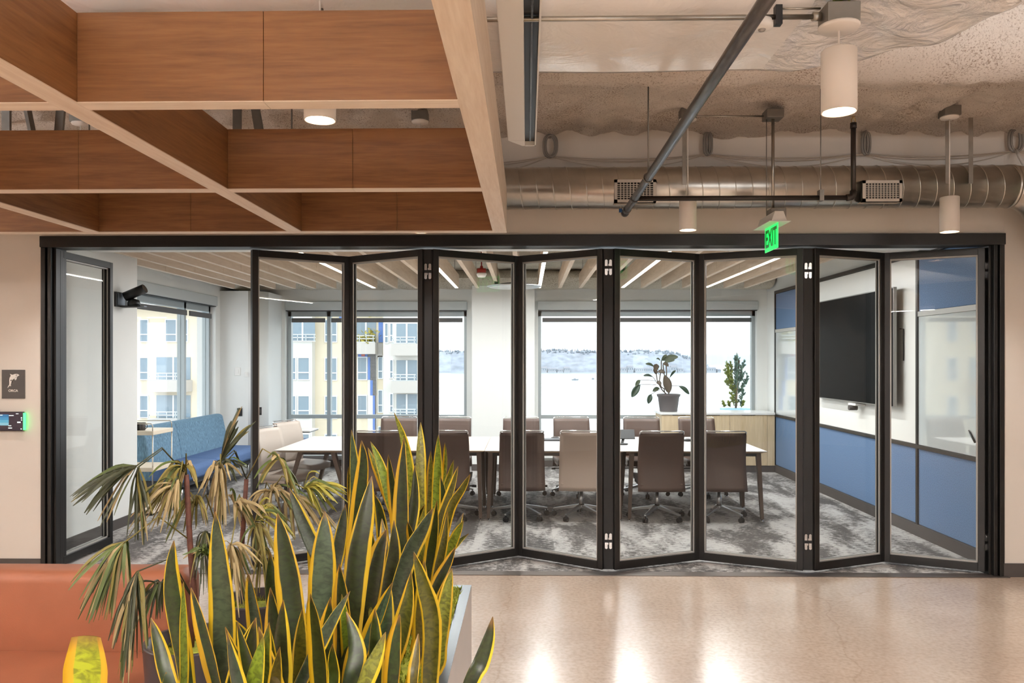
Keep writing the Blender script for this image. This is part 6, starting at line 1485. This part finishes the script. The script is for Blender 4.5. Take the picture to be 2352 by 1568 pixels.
# apartment block -----------------------------------------------------
YB = 60.0
bcream = mat('cream_render', C(222, 210, 186), 0.85, var=0.05, scale=0.4); bwhite = mat('white_render', C(216, 214, 208), 0.85, var=0.04, scale=0.4); bgrey = mat('grey_render', C(190, 186, 180), 0.85)
bpane = mat('flat_window_glass', C(122, 140, 152), 0.12, spec=0.6); bframe = mat('white_window_frame', C(222, 224, 226), 0.5); bblue = mat('blue_panel', C(96, 130, 196), 0.6); btile = mat('dark_tile', C(70, 72, 76), 0.3); brail = mat('pale_rail', C(208, 216, 218), 0.4); bplant = mat('balcony_plant', C(168, 156, 66), 0.8, var=0.3, scale=3)
X = lambda u, Y=YB: px(u, 800, Y=Y).x
Zv = lambda v, Y=YB: px(1210, v, Y=Y).z
ap = empty('apartment_block', (X(700), YB, SEA), 'cream and white apartment block with balconies across the street', 'building')
rbox(X(250), X(905), YB, YB + 14, SEA, 16).build('wall', bcream, ap)
def bwin(u0, u1, v0, v1, Y=YB, split=True, sill=True):
    a, b_, z0, z1 = X(u0, Y), X(u1, Y), Zv(v1, Y), Zv(v0, Y)
    w_ = MB(); t = 0.07
    w_.box(a - t, b_ + t, Y - 0.1, Y + 0.02, z1, z1 + t).box(a - t, b_ + t, Y - 0.1, Y + 0.02, z0 - t, z0).box(a - t, a, Y - 0.1, Y + 0.02, z0, z1).box(b_, b_ + t, Y - 0.1, Y + 0.02, z0, z1)
    if split: zm = z0 + (z1 - z0) * 0.32; w_.box(a, b_, Y - 0.1, Y + 0.02, zm - 0.04, zm + 0.04)
    f = w_.build('window', bframe, ap)
    rbox(a, b_, Y - 0.05, Y - 0.02, z0, z1).build('pane', bpane, f)
def balcony(u0, u1, v0, v1, Y=YB, slab=True, depth=1.2):
    a, b_, z0, z1 = X(u0, Y), X(u1, Y), Zv(v1, Y), Zv(v0, Y)
    f = rbox(a, b_, Y - 0.06, Y - 0.03, z0, z1).build('balcony_door', bpane, ap)
    rbox((a + b_) / 2 - 0.06, (a + b_) / 2 + 0.06, Y - 0.1, Y - 0.05, z0, z1).build('frame', bframe, f)
    r_ = MB(); zr = z0 + (z1 - z0) * 0.3
    yy = Y - depth if slab else Y - 0.3
    for z in (zr, z0 + (z1 - z0) * 0.16, z0): r_.box(a - 0.1, b_ + 0.1, yy, yy + 0.05, z - 0.03, z + 0.03)
    n_ = max(3, int((b_ - a) / 0.6))
    for i in range(n_ + 1): x_ = a + (b_ - a) * i / n_; r_.box(x_ - 0.02, x_ + 0.02, yy, yy + 0.04, z0, zr)
    r_.build('railing', brail, f)
    if slab: rbox(a - 0.15, b_ + 0.15, Y - depth, Y, z0 - 0.9, z0 - 0.02).build('balcony_slab', bgrey, ap)
# white projecting bay seen in the first pane
rbox(X(655), X(724), YB - 0.9, YB, SEA, 16).build('bay', bwhite, ap)
for dv in (0, 88, 176, 264):
    if dv == 0: balcony(667, 724, 732 , 783, YB - 0.9, False)
    else:
        bwin(667, 679, 734 + dv, 783 + dv, YB - 0.9); bwin(686, 710, 734 + dv, 783 + dv, YB - 0.9)
    bwin(748, 773, 735 + dv, 784 + dv)
    bwin(323, 340, 734 + dv, 783 + dv); bwin(382, 405, 734 + dv, 783 + dv) if dv == 0 else balcony(360, 438, 732 + dv, 784 + dv, YB, True)
    if dv == 0: bwin(424, 431, 734, 783)
    bwin(468, 486, 734 + dv, 783 + dv); bwin(270, 296, 734 + dv, 783 + dv)
    if dv: bwin(823, 842, 733 + dv, 783 + dv)
    else: balcony(818, 864, 738, 786, YB, True)
# balcony plants
for k, (u, r_) in enumerate(((852, 0.75), (842, 0.4), (828, 0.4))):
    m_ = MB(); q = px(u, 778, Y=YB - 0.7)
    for _ in range(60):
        c_ = q + Vector((r2.gauss(0, r_ * 0.4), r2.gauss(0, 0.2), abs(r2.gauss(0, r_ * 0.7)) - 0.3)); d_ = Vector((r2.uniform(-1, 1), r2.uniform(-1, 1), r2.uniform(0, 1))) * 0.25
        m_.add([c_, c_ + d_, c_ + Vector((d_.z, -d_.x, d_.y))], [(0, 1, 2)])
    m_.build('balcony_shrub', bplant, ap)
# blue panel and stepped dark tiles
def flat(n, u0, u1, v0, v1, m_, d=0.12): return rbox(X(u0), X(u1), YB - d, YB + 0.01, Zv(v1), Zv(v0)).build(n, m_, ap)
flat('blue_panel', 823, 845, 788, 819, bblue); flat('red_panel', 831, 839, 804, 818, mat('red_panel_paint', C(196, 120, 110), 0.7), 0.16); flat('dark_panel', 831, 839, 789, 802, btile, 0.16)
for u0, u1, v0, v1 in ((845.5, 851, 820, 872), (851, 857, 873, 908), (857, 862, 908, 996)): flat('blue_panel', u0, u1, v0, v1, bblue)
flat('blue_panel', 870, 880, 733, 786, bblue); flat('blue_panel', 780, 786, 715, 734, bblue)
tl_ = MB(); cell = 2.72
for v0, v1, u0 in ((788, 820, 845), (820, 873, 851), (873, 908, 857), (908, 996, 862)):
    nv = int((v1 - v0) / cell); nu = max(1, int(round((865 - u0) / cell)))
    for i in range(nu):
        for j in range(nv):
            ua = u0 + i * cell; va = v0 + j * (v1 - v0) / nv
            tl_.box(X(ua + 0.3), X(ua + cell - 0.3), YB - 0.16, YB - 0.1, Zv(va + cell - 0.5), Zv(va + 0.3))
to = tl_.build('dark_tiles', btile, ap); to['kind'] = 'stuff'
flat('white_grout_strip', 845, 866, 788, 996, bwhite, 0.1); flat('white_grout_strip', 866, 879, 788, 820, bgrey, 0.1)
# white wing with balconies
YW = 58.5
rbox(X(880, YW), X(962, YW), YW, YB + 10, SEA, 16).build('wing', bwhite, ap)
for dv in (0, 84, 162, 246):
    balcony(911, 958, 743 + dv, 789 + dv, YW, True, 1.5); bwin(897, 902, 743 + dv, 783 + dv, YW); bwin(885, 891, 743 + dv, 786 + dv, YW) if dv == 0 else bwin(870, 878, 735 + dv, 784 + dv)
rbox(X(250), X(962), YB - 1.2, YB + 14, Zv(702), Zv(694)).build('parapet', bwhite, ap)

# conifer in a trough outside the bay window ------------------------------
q = px(1690, 938, Y=14.6)
cf = empty('potted_conifer', (q.x, 14.6, q.z - 0.12), 'upright yellow-green conifer in a pale blue trough outside the bay window', 'conifer')
MB().box(q.x - 0.26, q.x + 0.26, 14.45, 14.75, q.z - 0.5, q.z + 0.01).build('trough', mat('pale_blue_trough', C(150, 190, 208), 0.5), cf, 0.01)
ndl = [mat('conifer_yellow_green', C(140, 150, 62), 0.6, var=0.3, scale=20), mat('conifer_blue_green', C(104, 130, 112), 0.6, var=0.25, scale=20)]
bark = mat('conifer_bark', C(96, 80, 62), 0.9)
MB().tube([(q.x, 14.6, q.z), (q.x + 0.02, 14.6, q.z + 0.4), (q.x + 0.06, 14.6, q.z + 0.9)], 0.02, 8).build('trunk', bark, cf)
def c6(zx, zy): return px(1220 + zx / 4.523, 780 + zy / 4.523, Y=14.6)
for (b0, t0, wdt, mi) in (((2130, 500), (2135, 140), 60, 1), ((2090, 480), (2028, 225), 50, 0), ((2100, 460), (2070, 225), 36, 0), ((2150, 500), (2215, 210), 56, 1), ((2090, 500), (2010, 300), 50, 0), ((2100, 540), (2020, 420), 46, 0), ((2150, 560), (2235, 430), 52, 1), ((2110, 690), (2080, 540), 44, 0), ((2110, 560), (2150, 330), 70, 1), ((2140, 690), (2120, 480), 70, 0), ((2170, 690), (2210, 520), 60, 1),
        ((2010, 700), (1998, 640), 26, 0), ((2070, 700), (2060, 645), 40, 0), ((2180, 700), (2200, 640), 40, 0), ((2110, 330), (2125, 180), 50, 1), ((2190, 420), (2180, 260), 56, 1), ((2230, 470), (2245, 350), 40, 1), ((2060, 420), (2045, 280), 44, 0)):
    m_ = MB(); B_, T_ = c6(*b0), c6(*t0); oy = r2.uniform(-0.1, 0.1); L = (T_ - B_).length; dr = (T_ - B_).normalized()
    m_.tube([B_ + Vector((0, oy * 0.3, 0)), T_ + Vector((0, oy, 0))], 0.006, 5)
    rad0 = wdt / 4.523 * 14.6 / 1800 * 0.5
    shoots = [(0.0, T_ - B_, B_, 1.0)]
    for q_ in range(int(6 + L * 26)):
        t = r2.uniform(0.05, 0.95); a = r2.uniform(0, 2 * PI); c_ = B_.lerp(T_, t) + Vector((0, oy * t, 0))
        ln_ = rad0 * r2.uniform(1.0, 2.0) * (1.1 - 0.5 * t)
        dv_ = (Vector((math.cos(a), math.sin(a), 0)) * 0.75 + dr * 0.75).normalized() * ln_
        m_.tube([c_, c_ + dv_], 0.004, 4)
        shoots.append((t, dv_, c_, 0.6))
    for t0_, dv_, c0_, s_ in shoots:
        for _ in range(int(40 + dv_.length * 900)):
            t = r2.random(); c_ = c0_ + dv_ * t; a = r2.uniform(0, 2 * PI); d1 = dv_.normalized(); n1 = d1.orthogonal().normalized(); n2 = d1.cross(n1)
            out = (n1 * math.cos(a) + n2 * math.sin(a)) * 0.028 + d1 * r2.uniform(0.01, 0.035)
            sd_ = out.cross(d1).normalized() * 0.004
            m_.add([c_ + sd_, c_ - sd_, c_ + out], [(0, 1, 2)])
    m_.build('branch', ndl[mi], cf)
MB().box(q.x - 1.2, q.x + 1.0, 14.3, 15.0, SEA, q.z - 0.5).build('terrace_parapet', bgrey)['kind'] = 'structure'
